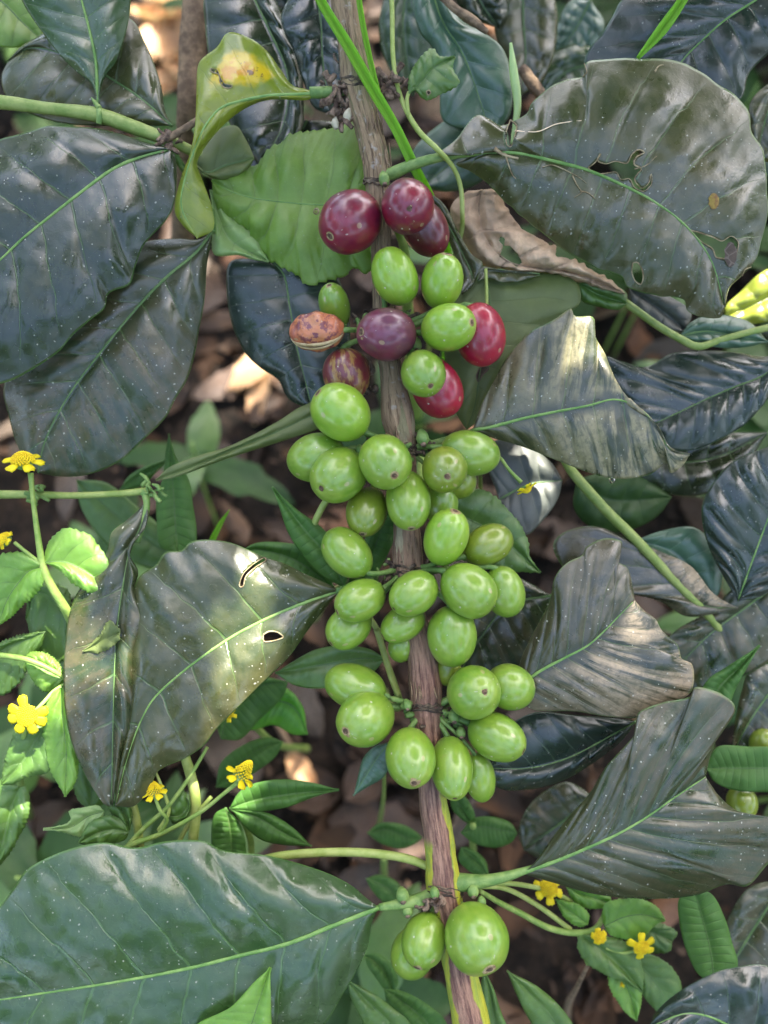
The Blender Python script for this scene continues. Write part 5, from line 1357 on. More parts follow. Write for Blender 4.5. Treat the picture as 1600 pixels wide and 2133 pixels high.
tube('side_stalk', [(440, 1660, -60), (415, 1690, -60), (385, 1730, -70), (370, 1760, -80)], [4, 5, 5, 5], M['stalk_y'], w3, 8)
tube('thick_stem', [(380, 1560, -60), (396, 1610, -60), (408, 1670, -64), (402, 1750, -80), (380, 1900, -400), (300, 1850, gz3)], [10, 11, 11, 11, 12, 12], M['stalk_y'], w3, 10)
tube('thick_stem', [(275, 1670, -80), (285, 1710, -80), (292, 1770, -90), (300, 1850, gz3)], [8, 9, 9, 10], M['stalk_y'], w3, 10)
flower(w3, 500, 1618, 16, 19, 6, (0.55, 0.8, 0.25), plen=0.55, cone=2.2, seed=6)
flower(w3, 322, 1652, 8, 16, 6, (-0.1, 0.9, 0.3), plen=0.5, cone=1.6, seed=7)
flower(w3, 478, 1490, -100, 10, 5, (0, 0.7, 0.6), plen=0.5, cone=0.8, seed=8)
leaf(w3, [(268, 1735), (240, 1728), (205, 1735), (162, 1757)], [(262, 1712), (235, 1700), (212, 1702), (190, 1710), (175, 1730)], [(262, 1748), (235, 1757), (205, 1762), (180, 1760)], M['weed_dark'], M['rib_dim'], z=(-26, -14), teeth=2, nteeth=14, nerves=4, slant=0.3, quilt=5, bulge=8, rib=(2.5, 1), nu=50, nv=14)
leaf(w3, [(216, 1690), (185, 1700), (150, 1722), (90, 1727)], [(205, 1678), (175, 1682), (145, 1690), (148, 1705), (140, 1715), (115, 1722)], [(215, 1700), (190, 1725), (168, 1742), (130, 1733)], M['weed_pale'], M['rib_dim'], z=(-30, -30), teeth=2, nteeth=14, nerves=4, slant=0.3, quilt=4, bulge=6, rib=(2.5, 1), nu=50, nv=14, label='pale torn leaf with a sharp tip')
leaf(w3, [(270, 1730), (262, 1700), (250, 1680), (228, 1665)], [(255, 1715), (235, 1695), (225, 1680)], [(275, 1700), (272, 1682), (250, 1668)], M['weed_dark'], M['rib_dim'], z=(-34, -34), teeth=2, nteeth=14, nerves=4, nu=40, nv=10, rib=(2, 1))
leaf(w3, [(352, 1700), (375, 1700), (392, 1680), (385, 1650)], [(350, 1680), (360, 1660), (380, 1640)], [(360, 1716), (390, 1705), (398, 1675)], M['weed_dark'], M['rib_dim'], z=(-40, -50), nerves=4, nu=30, nv=8, rib=(2, 1))

w4 = thing('flowering_weed', 'leafy weed at lower right with two small open yellow flowers', 'weed', P(1220, 1945, -160), 'yellow-flowered weeds')
gz4 = ground_z(1180, 2130)
tube('weed_stem', [(1000, 1856, -10), (1040, 1880, -60), (1080, 1900, -100), (1150, 1935, -140), (1205, 1943, -160), (1240, 1935, -170), (1262, 1900, -175)], [5, 6, 6.5, 6.5, 6.5, 6, 5], M['stalk'], w4, 8, n=50)
tube('side_stalk', [(1000, 1846, -20), (1050, 1850, -60), (1120, 1886, -120), (1188, 1936, -165)], [5, 5.5, 5.5, 5.5], M['stalk_y'], w4, 8, n=40)
tube('side_stalk', [(1010, 1838, -30), (1080, 1842, -80), (1150, 1858, -140), (1190, 1878, -170)], [4, 5, 5, 5], M['stalk_y'], w4, 8, n=40)
tube('side_stalk', [(1225, 2010, -160), (1205, 2050, -250), (1186, 2086, -600), (1180, 2130, gz4)], [4, 5, 7, 9], M['twig_b'], w4, 8, n=40)
tube('side_stalk', [(1205, 1943, -160), (1215, 1980, -170), (1225, 2010, -160)], [5, 5, 4], M['stalk'], w4, 8)
flower(w4, 1335, 1972, -130, 18, 6, (0.1, -0.2, 1), plen=0.6, skip=(4,), cone=0.4, seed=9)
flower(w4, 1248, 1951, -134, 14, 5, (0, 0.1, 1), plen=0.1, cone=0.4, seed=10)
flower(w4, 1142, 1852, -120, 20, 6, (0.1, 0.5, 0.6), plen=0.4, cone=0.6, seed=11)
flower(w4, 1290, 2048, -170, 7, 4, (0, 0.5, 0.6), plen=0.4, cone=0.4, seed=12)
tube('side_stalk', [(1262, 1975, -150), (1300, 1985, -145), (1335, 1978, -138)], [3, 3, 3], M['stalk'], w4, 8)
SR2 = dict(teeth=3, nteeth=20, nerves=5, slant=0.3, quilt=4, bulge=8, rib=(2, 1), nu=60, nv=12)
leaf(w4, [(1258, 1930), (1300, 1910), (1340, 1905), (1387, 1918)], [(1256, 1905), (1262, 1882), (1300, 1873), (1345, 1876), (1372, 1893)], [(1270, 1945), (1300, 1956), (1340, 1950), (1368, 1925)], M['weed'], M['rib_dim'], z=(-150, -140), **SR2)
leaf(w4, [(1206, 1945), (1250, 1975), (1290, 2010), (1338, 2066)], [(1230, 1948), (1280, 1955), (1318, 1972), (1334, 2000), (1340, 2040)], [(1204, 1975), (1225, 2006), (1262, 2030), (1300, 2045)], M['weed_dark'], M['rib_dim'], z=(-160, -150), **SR2)
leaf(w4, [(1225, 1925), (1205, 1910), (1185, 1895), (1158, 1873)], [(1226, 1905), (1205, 1885), (1180, 1878)], [(1212, 1930), (1190, 1922), (1170, 1900)], M['weed'], M['rib_dim'], z=(-150, -145), **SR2)
leaf(w4, [(1180, 1845), (1210, 1860), (1240, 1870), (1276, 1885)], [(1200, 1842), (1240, 1850), (1270, 1868)], [(1190, 1868), (1215, 1888), (1250, 1892)], M['weed'], M['rib_dim'], z=(-170, -170), **SR2)
leaf(w4, [(1285, 1995), (1300, 2040), (1315, 2080), (1326, 2126)], [(1268, 2010), (1270, 2050), (1290, 2090), (1310, 2115)], [(1310, 2010), (1335, 2050), (1334, 2095)], M['weed'], M['rib_dim'], z=(-180, -170), **SR2)
leaf(w4, [(1310, 1990), (1350, 2030), (1380, 2070), (1400, 2120)], [(1335, 1985), (1380, 2000), (1415, 2040), (1418, 2090)], [(1320, 2030), (1345, 2080), (1375, 2110)], M['weed_dark'], M['rib_dim'], z=(-190, -180), **SR2)
leaf(w4, [(1300, 1950), (1350, 1940), (1400, 1960)], [(1330, 1920), (1380, 1925), (1410, 1945)], [(1310, 1975), (1350, 1985), (1395, 1980)], M['weed_dark'], M['rib_dim'], z=(-210, -210), **SR2)

w5 = thing('flowering_weed', 'tiny drooping yellow flower on a thin stalk from behind the sideways green fruit', 'weed', P(1040, 955, -10), 'yellow-flowered weeds')
tube('weed_stem', [(1000, 1030, -400), (1010, 960, -80), (1040, 952, -20), (1060, 978, -16), (1086, 1005, -14)], [5, 3.5, 3.5, 3.5, 4.5], M['stalk'], w5, 8)
tube('weed_stem', [(1000, 1030, -400), (1000, 1100, ground_z(1000, 1100))], [5, 6], M['stalk'], w5, 8)
flower(w5, 1096, 1017, -14, 12, 5, (0.45, -0.85, 0.3), plen=0.7, skip=(2,), cone=0.7, seed=13)

# ------------------------------------------------------------------ lance-leaved seedlings
LN = dict(nerves=13, slant=0.02, quilt=2.2, bulge=8, rib=(2.5, 1), nu=60, nv=10)
def seedling(label, base, stem, leaves, r=7):
    bx, by = base
    g = ground_z(bx, by)
    s_ = thing('lance_leaf_seedling', label, 'seedling', P(bx, by, g), 'lance-leaved seedlings')
    tube('seedling_stem', stem + [(bx, by, g)], [r] * (len(stem) + 1), M['stalk'], s_, 8, n=24)
    for q in leaves:
        mid, a_, b_, mt, z0, z1 = q
        leaf(s_, mid, a_, b_, M[mt], M['rib_dim'], z=(z0, z1), **LN)
seedling('seedling with a lance leaf pointing straight up, left of the middle', (390, 1330), [(370, 1145, -210), (375, 1200, -500)],
    [([(370, 1150), (365, 1080), (360, 1000), (352, 903)], [(335, 1140), (326, 1080), (326, 1040), (340, 990), (345, 940)], [(404, 1142), (410, 1110), (402, 1050), (394, 1000), (366, 950)], 'lance', -200, -190),
     ([(400, 1180), (330, 1140), (250, 1080), (160, 1000)], [(360, 1120), (280, 1050), (220, 1005)], [(340, 1190), (240, 1150), (170, 1060)], 'weed_dark', -380, -360),
     ([(250, 1020), (300, 985), (350, 958)], [(270, 990), (320, 965)], [(290, 1015), (330, 980)], 'lance', -300, -300)])
seedling('seedling with a pointed mid-green leaf left of the middle fruits', (655, 1290), [(718, 1222, -60), (690, 1235, -300)],
    [([(718, 1224), (690, 1165), (640, 1110), (567, 1014)], [(700, 1216), (660, 1192), (625, 1150), (598, 1105), (583, 1060)], [(725, 1200), (712, 1150), (672, 1100), (620, 1062)], 'lance', -50, -44),
     ([(700, 1230), (620, 1170), (540, 1145), (500, 1150)], [(660, 1150), (590, 1130), (530, 1132)], [(660, 1220), (590, 1200), (530, 1180)], 'lance', -130, -140),
     ([(720, 1222), (770, 1160), (800, 1090), (815, 1050)], [(745, 1160), (770, 1100), (795, 1060)], [(770, 1210), (810, 1150), (830, 1090)], 'lance', -110, -110)])
seedling('seedling with a long shaded leaf under the middle left fruits', (800, 1440), [(802, 1370, -60), (830, 1450, -70), (815, 1470, -500)],
    [([(802, 1372), (740, 1372), (670, 1385), (573, 1402)], [(770, 1352), (715, 1345), (660, 1352), (610, 1378)], [(780, 1398), (730, 1422), (672, 1434), (615, 1428)], 'weed_dark', -60, -70)])
seedling('seedling with three pointed leaves above the bottom left leaf', (525, 1830), [(495, 1685, -120), (518, 1735, -140), (524, 1790, -300)],
    [([(478, 1684), (530, 1668), (600, 1655), (706, 1645)], [(498, 1650), (530, 1632), (590, 1623), (650, 1630)], [(510, 1690), (550, 1690), (600, 1681), (650, 1662)], 'lance', -110, -110),
     ([(482, 1686), (540, 1705), (590, 1735), (650, 1763)], [(530, 1688), (570, 1698), (615, 1728)], [(510, 1722), (545, 1750), (590, 1760)], 'lance', -112, -110),
     ([(470, 1682), (478, 1720), (482, 1760), (480, 1820)], [(448, 1695), (440, 1740), (448, 1790)], [(500, 1715), (512, 1760), (508, 1800)], 'lance', -120, -130)])
seedling('seedling leaf blurred behind the fifth cluster, left', (640, 1560), [(520, 1500, -300), (560, 1540, -500)],
    [([(500, 1480), (560, 1460), (610, 1470), (640, 1530)], [(530, 1440), (590, 1430), (630, 1470)], [(520, 1520), (570, 1510), (610, 1530)], 'lance_bright', -300, -300),
     ([(460, 1540), (480, 1480), (540, 1430), (600, 1420)], [(450, 1500), (480, 1440), (540, 1410)], [(500, 1540), (540, 1500), (590, 1450)], 'lance', -260, -270),
     ([(450, 1640), (500, 1590), (540, 1560), (590, 1545)], [(460, 1590), (510, 1550), (560, 1535)], [(480, 1640), (530, 1610), (575, 1575)], 'lance', -300, -300)])
seedling('seedling with oval leaves right of the striped lower stem', (985, 1790), [(985, 1720, -250), (985, 1760, -500)],
    [([(960, 1735), (1000, 1722), (1040, 1728), (1078, 1735)], [(985, 1705), (1030, 1702), (1065, 1715)], [(985, 1755), (1030, 1766), (1065, 1755)], 'lance', -260, -260),
     ([(985, 1720), (965, 1690), (950, 1660), (940, 1640)], [(965, 1710), (940, 1680)], [(990, 1700), (970, 1660)], 'lance', -270, -260),
     ([(960, 1765), (990, 1790), (1020, 1830)], [(975, 1765), (1010, 1790)], [(955, 1790), (985, 1820)], 'lance', -300, -300)])
seedling('seedling with faint oval leaves left of the striped lower stem', (800, 1830), [(800, 1790, -500)],
    [([(765, 1735), (810, 1728), (850, 1745), (880, 1745)], [(790, 1715), (840, 1718), (870, 1735)], [(790, 1755), (835, 1768), (865, 1758)], 'lance', -420, -430),
     ([(762, 1830), (790, 1840), (820, 1860), (840, 1890)], [(790, 1822), (825, 1835), (842, 1865)], [(775, 1855), (800, 1880), (825, 1890)], 'lance', -400, -400)])
seedling('seedling with a dark pointed leaf at the bottom, right of the stem', (1140, 2180), [(1180, 2200, -80), (1170, 2210, -400)],
    [([(1190, 2200), (1150, 2120), (1100, 2065), (1056, 2022)], [(1140, 2180), (1100, 2120), (1075, 2070)], [(1200, 2150), (1170, 2100), (1120, 2055)], 'weed_dark', -90, -80),
     ([(1040, 2200), (1030, 2130), (1020, 2060), (1008, 2020)], [(1000, 2180), (1000, 2100), (1002, 2050)], [(1070, 2180), (1045, 2110), (1025, 2050)], 'weed_dark', -60, -60)])
seedling('seedling with two dark leaves at the bottom, left of the stem', (820, 2200), [(800, 2200, -200), (810, 2220, -500)],
    [([(860, 2200), (810, 2130), (760, 2080), (724, 2042)], [(780, 2160), (745, 2110), (728, 2070)], [(860, 2140), (820, 2100), (770, 2065)], 'weed_dark', -120, -100),
     ([(930, 2180), (880, 2120), (830, 2080), (800, 2060)], [(880, 2160), (830, 2120), (805, 2085)], [(930, 2130), (880, 2085), (830, 2062)], 'lance', -180, -170),
     ([(760, 1990), (790, 2010), (810, 2040), (820, 2070)], [(785, 1985), (815, 2010), (830, 2045)], [(765, 2010), (785, 2040), (805, 2065)], 'lance', -260, -260)])
seedling('seedling with a wavy bright leaf standing at the lower right', (1500, 2190), [(1488, 2040, -100), (1500, 2120, -400)],
    [([(1488, 2050), (1480, 1980), (1465, 1920), (1445, 1850)], [(1455, 2030), (1430, 1980), (1415, 1920), (1415, 1872)], [(1536, 2015), (1525, 1962), (1510, 1912), (1482, 1862)], 'lance', -70, -70)])
seedling('seedling with a broad wavy leaf crossing the right border', (1660, 1700), [(1660, 1600, -120), (1670, 1650, -500)],
    [([(1665, 1602), (1600, 1600), (1530, 1600), (1470, 1600)], [(1620, 1560), (1560, 1555), (1500, 1554), (1484, 1568)], [(1640, 1645), (1580, 1650), (1525, 1645), (1488, 1628)], 'lance', -110, -110)])
seedling('seedling with a triangular bright leaf above the upturned leaf, right', (1480, 1560), [(1480, 1450, -120), (1470, 1500, -500)],
    [([(1480, 1470), (1500, 1430), (1540, 1390), (1583, 1344)], [(1462, 1440), (1475, 1415), (1520, 1385)], [(1515, 1470), (1535, 1430), (1560, 1385)], 'lance', -100, -96)])
seedling('seedling tip close to the lens at the bottom edge, left', (480, 2400), [(500, 2300, 60), (490, 2350, -200)],
    [([(490, 2260), (510, 2180), (535, 2100), (563, 2016)], [(400, 2200), (405, 2140), (480, 2098), (530, 2045)], [(570, 2200), (566, 2130), (564, 2070)], 'weed', 140, 128)])
seedling('small plant with a glossy pale-tipped leaf beside the fifth cluster', (790, 1720), [(800, 1560, 0), (800, 1640, -300)],
    [([(812, 1545), (785, 1580), (760, 1620), (736, 1658)], [(780, 1555), (757, 1578), (745, 1620)], [(815, 1580), (800, 1618), (765, 1640)], 'coffee_teal', 10, 6)], r=4)
tl = thing('leafy_twig', 'yellow-green round leaf at the very top left corner', 'twig', P(-60, -60, -140))
tube('twig', [(-400, -200, -150), (-60, -60, -140), (0, -20, -135)], [8, 7, 5], M['twig_g'], tl, 8)
leaf(tl, [(-80, -50), (0, 0), (50, 50), (92, 88)], [(-60, 40), (0, 96), (50, 97)], [(0, -80), (70, -20), (95, 40)], M['serrate'], M['rib_dim'], z=(-120, -130), nerves=6, quilt=4, bulge=10)
ys = thing('yellow_stalk_weed', 'thin jointed yellow-green stalk behind the middle left fruits', 'weed', P(655, 1085, -60))
tube('weed_stem', [(690, 1030, -30), (672, 1055, -40), (655, 1090, -50), (640, 1200, -500), (650, 1280, ground_z(650, 1280))], [7, 7, 7, 7, 7], M['stalk_y'], ys, 8)
tube('side_stalk', [(785, 1310, -40), (800, 1360, -50), (822, 1430, -50), (832, 1450, -40)], [7, 7, 6, 5], M['stalk_y'], ys, 8)
tube('side_stalk', [(785, 1310, -40), (740, 1240, -200), (650, 1280, ground_z(650, 1280))], [6, 6, 7], M['stalk_y'], ys, 8)
ar = thing('arching_stalk', 'smooth pale green stalk arching behind the stem above the lowest leaf', 'stalk', P(890, 1800, 0))
tube('weed_stem', [(400, 1900, -600), (480, 1830, -300), (565, 1787, -60), (620, 1779, -40), (720, 1775, -20), (800, 1780, -10), (860, 1792, 0), (905, 1812, 6)], [9, 9, 9, 9, 9, 9, 9, 8], M['stalk_y'], ar, 10, n=50)
tube('weed_stem', [(400, 1900, -600), (350, 1950, ground_z(350, 1950))], [9, 10], M['stalk_y'], ar, 8)

# the coffee trunk the branch grows from
trunk = thing('coffee_shrub', 'upright brown coffee trunk standing in the soil behind the fruiting branch', 'shrub', (-0.03, 0.47, 0))
top = P(560, -2300, -150)
V, Fc, U = tube_data([(-0.035, 0.50, -0.03), (-0.034, 0.50, 0.2), (top.x, top.y, top.z), (top.x - 0.01, top.y, top.z + 0.5)], [0.015, 0.013, 0.012, 0.009], 18, n=60, world=True, rough=0.08)
mesh_obj('trunk', V, Fc, M['twig_b'], trunk, uv=U)

# ------------------------------------------------------------------ leaf litter and low growth on the soil
def litter_mesh(name, L, W, curl, twist, mat, seed):
    rs = np.random.RandomState(seed)
    nu_, nv_ = 12, 6
    V = []; U1 = []; U2 = []
    for i in range(nu_ + 1):
        u = i / nu_
        w = W * (math.sin(math.pi * min(1, u ** 0.8)) ** 0.7) * (1 + 0.12 * rs.uniform(-1, 1))
        for j in range(nv_ + 1):
            v = j / nv_ * 2 - 1
            x = (u - .5) * L; y = v * w / 2
            zc = curl * L * ((u - .5) ** 2) * 2 + abs(v) ** 1.5 * W * twist + 0.03 * L * rs.uniform(-1, 1) * abs(v)
            V.append((x, y, zc)); U1.append((u * 8 - abs(v), v)); U2.append((u, v))
    Fc = [(i * (nv_ + 1) + j, (i + 1) * (nv_ + 1) + j, (i + 1) * (nv_ + 1) + j + 1, i * (nv_ + 1) + j + 1) for i in range(nu_) for j in range(nv_)]
    me = bpy.data.meshes.new(name)
    me.from_pydata(V, [], Fc)
    me.polygons.foreach_set('use_smooth', [True] * len(me.polygons))
    vi = np.empty(len(me.loops), int); me.loops.foreach_get('vertex_index', vi)
    l = me.uv_layers.new(name='vein'); l.data.foreach_set('uv', np.array(U1)[vi].ravel())
    l = me.uv_layers.new(name='blade'); l.data.foreach_set('uv', np.array(U2)[vi].ravel())
    me.materials.append(mat)
    return me

kinds = [('dead_litter', 'tan'), ('dead2', 'dark brown'), ('dead3', 'orange-brown'), ('dead4', 'grey-brown'), ('dead2', 'dark brown')]
litter = []
for i in range(15):
    k, cn = kinds[i % 5]
    litter.append((litter_mesh('dead_leaf', R.uniform(0.032, 0.075), R.uniform(0.014, 0.030), R.uniform(-.35, .5), R.uniform(-.25, .45), M[k], 50 + i), cn))
def visible_ground(n, rs, margin=150):
    out = []
    while len(out) < n:
        x = rs.uniform(-margin, 1600 + margin); y = rs.uniform(-margin, 2133 + margin)
        z = ground_z(x, y)
        p = P(x, y, z)
        out.append(p)
    return out
cnt = 0
pts_l = []
for _ in range(9000):
    y = R.uniform(-0.16, 0.72)
    hw = 0.22 + 0.24 * (y + 0.16)
    x = R.uniform(-hw, hw)
    if all((x - a) ** 2 + (y - b) ** 2 > 0.024 ** 2 for a, b in pts_l):
        pts_l.append((x, y))
    if len(pts_l) >= 290: break
for (x, y) in pts_l:
    me, cn = litter[R.randrange(len(litter))]
    o = bpy.data.objects.new('dead_leaf', me); COL.objects.link(o)
    o.location = (x, y, float(GZ(x, y)) + R.uniform(0.002, 0.012))
    o.rotation_euler = (R.gauss(0, .35), R.gauss(0, .3), R.uniform(0, 6.28))
    s = R.uniform(0.65, 1.15); o.scale = (s, s, s)
    tag(o, cn + ' fallen leaf lying in the litter on the dark soil', 'dead leaf', cn + ' fallen leaves on the soil')
# leaves added and coloured pale to brighten the spots where sun comes through
bl = [litter_mesh('dead_leaf', R.uniform(.035, .055), R.uniform(.016, .026), R.uniform(-.2, .4), R.uniform(-.1, .4), M['dead_sun_patch'], 70 + i) for i in range(3)]
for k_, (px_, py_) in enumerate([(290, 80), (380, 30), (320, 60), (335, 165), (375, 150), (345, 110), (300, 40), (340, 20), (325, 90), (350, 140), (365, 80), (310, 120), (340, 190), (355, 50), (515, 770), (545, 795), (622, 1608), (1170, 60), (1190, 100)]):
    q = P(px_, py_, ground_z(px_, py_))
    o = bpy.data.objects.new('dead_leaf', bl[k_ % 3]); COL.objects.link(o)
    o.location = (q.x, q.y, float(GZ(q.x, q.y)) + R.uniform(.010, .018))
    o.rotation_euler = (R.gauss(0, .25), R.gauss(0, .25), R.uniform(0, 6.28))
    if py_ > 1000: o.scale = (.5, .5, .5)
    tag(o, 'fallen leaf coloured pale to brighten a patch of sun on the soil', 'dead leaf', 'fallen leaves paled for sun patches')
# older litter between and beyond them: one mass
lparts = []
rsl = np.random.RandomState(17)
for i in range(1500):
    y = rsl.uniform(-.22, 1.25); hw = .26 + .34 * (y + .22); x = rsl.uniform(-hw, hw)
    L = rsl.uniform(.012, .042); W_ = L * rsl.uniform(.3, .55)
    n1, n2 = 5, 3
    a_, b_, c_ = rsl.normal(0, .35), rsl.normal(0, .3), rsl.uniform(0, 6.28)
    Rm = np.array(Euler((a_, b_, c_)).to_matrix())
    cu, tw = rsl.uniform(-.5, .6), rsl.uniform(-.3, .5)
    VV = []
    for ii in range(n1 + 1):
        u = ii / n1; w = W_ * math.sin(math.pi * (.06 + .88 * u)) ** .7 * rsl.uniform(.8, 1.15)
        for jj in range(n2 + 1):
            v = jj / n2 * 2 - 1
            VV.append(((u - .5) * L, v * w / 2, cu * L * (u - .5) ** 2 * 2 + abs(v) * W_ * tw))
    VV = np.array(VV) @ Rm.T + np.array([x, y, float(GZ(x, y)) + rsl.uniform(-.002, .008)])
    FF = [(ii * (n2 + 1) + jj, (ii + 1) * (n2 + 1) + jj, (ii + 1) * (n2 + 1) + jj + 1, ii * (n2 + 1) + jj + 1) for ii in range(n1) for jj in range(n2)]
    lparts.append((VV, FF))
V, Fc, U = join_data(lparts)
old = mesh_obj('leaf_litter', V, Fc, simple_mat('old_litter', (0.008, 0.004, 0.002), (0.065, 0.029, 0.010), 22, 0.8, 0.001), uv=U)
tag(old, 'layer of old brown leaf litter covering the soil', 'litter', kind='stuff')
# crumbs of litter: one mass
rs = np.random.RandomState(5)
Vs = []; Fs = []; off = 0
Ncr = 9000
X = rs.uniform(-0.6, 0.6, Ncr); Y = rs.uniform(-0.25, 1.1, Ncr)
Zg = GZ(X, Y)
for i in range(Ncr):
    L = rs.uniform(0.002, 0.009); Wd = L * rs.uniform(.15, .6); a = rs.uniform(0, 6.28)
    c, s = math.cos(a), math.sin(a)
    tz = rs.uniform(-.4, .4); tx = rs.uniform(-.4, .4)
    for (p, q) in ((-.5, -.1), (.1, -.5), (.6, .1), (-.1, .5)):
        lx, ly = p * L, q * Wd
        Vs.append((X[i] + lx * c - ly * s, Y[i] + lx * s + ly * c, Zg[i] + 0.003 + lx * tz + ly * tx + rs.uniform(0, .004)))
    Fs.append((off, off + 1, off + 2, off + 3)); off += 4
cr = mesh_obj('litter_crumbs', np.array(Vs), Fs, [simple_mat('litter_bits', (0.02, 0.013, 0.009), (0.10, 0.062, 0.038), 60, 0.85, 0.001)], uv=np.zeros((len(Vs), 2)))
tag(cr, 'fine brown litter crumbs scattered over the soil', 'litter', kind='stuff')
for i in range(26):
    x, y = R.uniform(-.35, .35), R.uniform(-.1, .8); a = R.uniform(0, 3.14); L = R.uniform(.06, .2)
    z0 = float(GZ(x, y))
    pts = [(x - L / 2 * math.cos(a), y - L / 2 * math.sin(a), z0 + .004), (x, y, z0 + .010), (x + L / 2 * math.cos(a), y + L / 2 * math.sin(a), z0 + .006)]
    V, Fc, U = tube_data(pts, [.0022, .002, .001], 7, n=12, world=True, rough=0.15)
    o = mesh_obj('fallen_twig', V, Fc, M['twig_b'], loc=pts[1], uv=U)
    tag(o, 'thin brown fallen twig lying among the dead leaves', 'twig', 'fallen twigs on the soil')

# low seedlings on the soil, off behind
low_meshes = []
for i in range(4):
    low_meshes.append(litter_mesh('leaf', R.uniform(.05, .075), R.uniform(.018, .026), R.uniform(-.5, -.1), R.uniform(-.15, .3), M['undergrowth' if i % 4 else 'weed_dark'], 90 + i))
stem_me = None
spots_xy = [P(520, 780, ground_z(520, 780)), P(335, 120, ground_z(335, 120)), P(622, 1608, ground_z(622, 1608))]
for i in range(130):
    y = R.uniform(-.16, 1.1); hw = .24 + .3 * (y + .12); x = R.uniform(-hw, hw)
    if -.10 < x < .14 and y < .34 and i % 3: continue
    if any(0 < (x - q.x) * .53 + (y - q.y) * .85 + .05 < .14 and abs((x - q.x) * .85 - (y - q.y) * .53) < .09 for q in spots_xy): continue
    z0 = float(GZ(x, y)); h = R.uniform(.03, .13)
    s_ = thing('ground_seedling', 'small green seedling sprouting from the leaf litter', 'seedling', (x, y, z0), 'green seedlings in the leaf litter')
    V, Fc, U = tube_data([(x, y, z0 - .005), (x + .003, y, z0 + h * .6), (x + .006, y + .003, z0 + h)], [.0012, .001, .0008], 6, n=8, world=True)
    mesh_obj('seedling_stem', V, Fc, M['stalk'], s_, uv=U)
    k = R.randint(4, 7); a0 = R.uniform(0, 6.28)
    for j in range(k):
        o = bpy.data.objects.new('leaf', low_meshes[0 if x < -.04 and y < .3 and R.random() < .7 else R.randrange(4)]); COL.objects.link(o); o.parent = s_
        a = a0 + j * 6.28 / k + R.uniform(-.3, .3); sc = R.uniform(.6, 1.0)
        o.scale = (sc, sc, sc)
        o.location = (.006 + math.cos(a) * .026 * sc, .003 + math.sin(a) * .026 * sc, h - R.uniform(0, .02))
        o.rotation_euler = (R.gauss(0, .2), R.uniform(-.3, .25), a)

# ------------------------------------------------------------------ coffee bushes further back (upper edge of the view)
bush_leaf = [litter_mesh('leaf', .13, .055, -.3, -.12, M[m_], 120 + i) for i, m_ in enumerate(['coffee', 'coffee_blue', 'coffee_olive', 'coffee_green'])]
def bush(x, y, h, n, label):
    b = thing('coffee_bush', label, 'bush', (x, y, 0), 'coffee bushes further back')
    V, Fc, U = tube_data([(x, y, -.03), (x + .01, y, h * .5), (x, y + .01, h)], [.012, .009, .005], 10, n=20, world=True, rough=.1)
    mesh_obj('trunk', V, Fc, M['twig_b'], b, uv=U)
    for k in range(n):
        t_ = R.uniform(.15, 1); a = R.uniform(0, 6.28); L = R.uniform(.05, .20)
        ex, ey, ez = math.cos(a) * L, math.sin(a) * L, h * t_ + R.uniform(-.02, .05)
        V, Fc, U = tube_data([(x, y, h * t_ * .95), (x + ex * .5, y + ey * .5, ez * 1.0), (x + ex, y + ey, ez)], [.003, .002, .0015], 6, n=8, world=True)
        mesh_obj('twig', V, Fc, M['twig_g'], b, uv=U)
        for s in (-1, 0, 1):
            o = bpy.data.objects.new('leaf', bush_leaf[R.randrange(4)]); COL.objects.link(o); o.parent = b
            aa = a + s * 1.1
            o.location = (ex + math.cos(aa) * .06, ey + math.sin(aa) * .06, ez)
            o.rotation_euler = (R.gauss(0, .3), R.uniform(-.1, .6), aa)
for i, (x, y, h, n) in enumerate([(-.42, .75, .30, 12), (-.02, 1.15, .30, 12), (.26, 1.0, .30, 14), (.50, .70, .30, 14), (.46, .32, .20, 10), (.36, .55, .22, 10), (-.6, 1.1, .5, 12), (.7, 1.15, .5, 12), (.15, 1.3, .5, 14), (-.3, 1.45, .5, 14)]):
    bush(x, y, h, n, ['coffee bush in shade behind the top left twig', 'coffee bush far behind the top of the stem', 'coffee bush behind the chewed leaf', 'coffee bush behind the right border leaves', 'low coffee bush on the right behind the slanting twig',
                      'low coffee bush right of the chewed leaf', 'taller coffee bush far back on the left', 'taller coffee bush far back on the right', 'far coffee bush behind the stem top', 'far coffee bush left of the stem top'][i])

# ------------------------------------------------------------------ shade tree overhead (outside the frame): unseen, gaps cut where sun spots should fall
TC = Vector((0.02, 0.22, 0.15)) + SUN_DIR * 2.7
sunspots = [  # world point, radius of the gap in metres
    (P(335, 120, ground_z(335, 120)), 0.10), (P(350, 60, ground_z(350, 60)), 0.10), (P(525, 785, ground_z(525, 785)), 0.017), (P(1165, 60, ground_z(1165, 60)), 0.06),
    (P(1590, 640, -270), 0.014), (P(622, 1608, ground_z(622, 1608)), 0.010), (P(545, 1388, 0), 0.030), (P(60, 1300, 0), 0.008), (P(1290, 1320, 0), 0.010), (P(620, 1330, ground_z(640, 1340)), 0.010),
    (P(1585, 130, ground_z(1585, 130)), 0.05), (P(1235, 740, 10), 0.009), (P(820, 30, ground_z(820, 30)), 0.04), (P(380, 470, ground_z(380, 470)), 0.016), (P(20, 820, ground_z(20, 820)), 0.014)]
tree = thing('unseen_shade_tree', 'unseen shade tree off to the side, crown gaps cut to place sun spots', 'tree', (TC.x + 1.5, TC.y + 0.9, 0))
e1 = SUN_DIR.cross(Vector((0, 0, 1))).normalized(); e2 = SUN_DIR.cross(e1)
tb = Vector((TC.x + 1.5, TC.y + 0.9, 0))
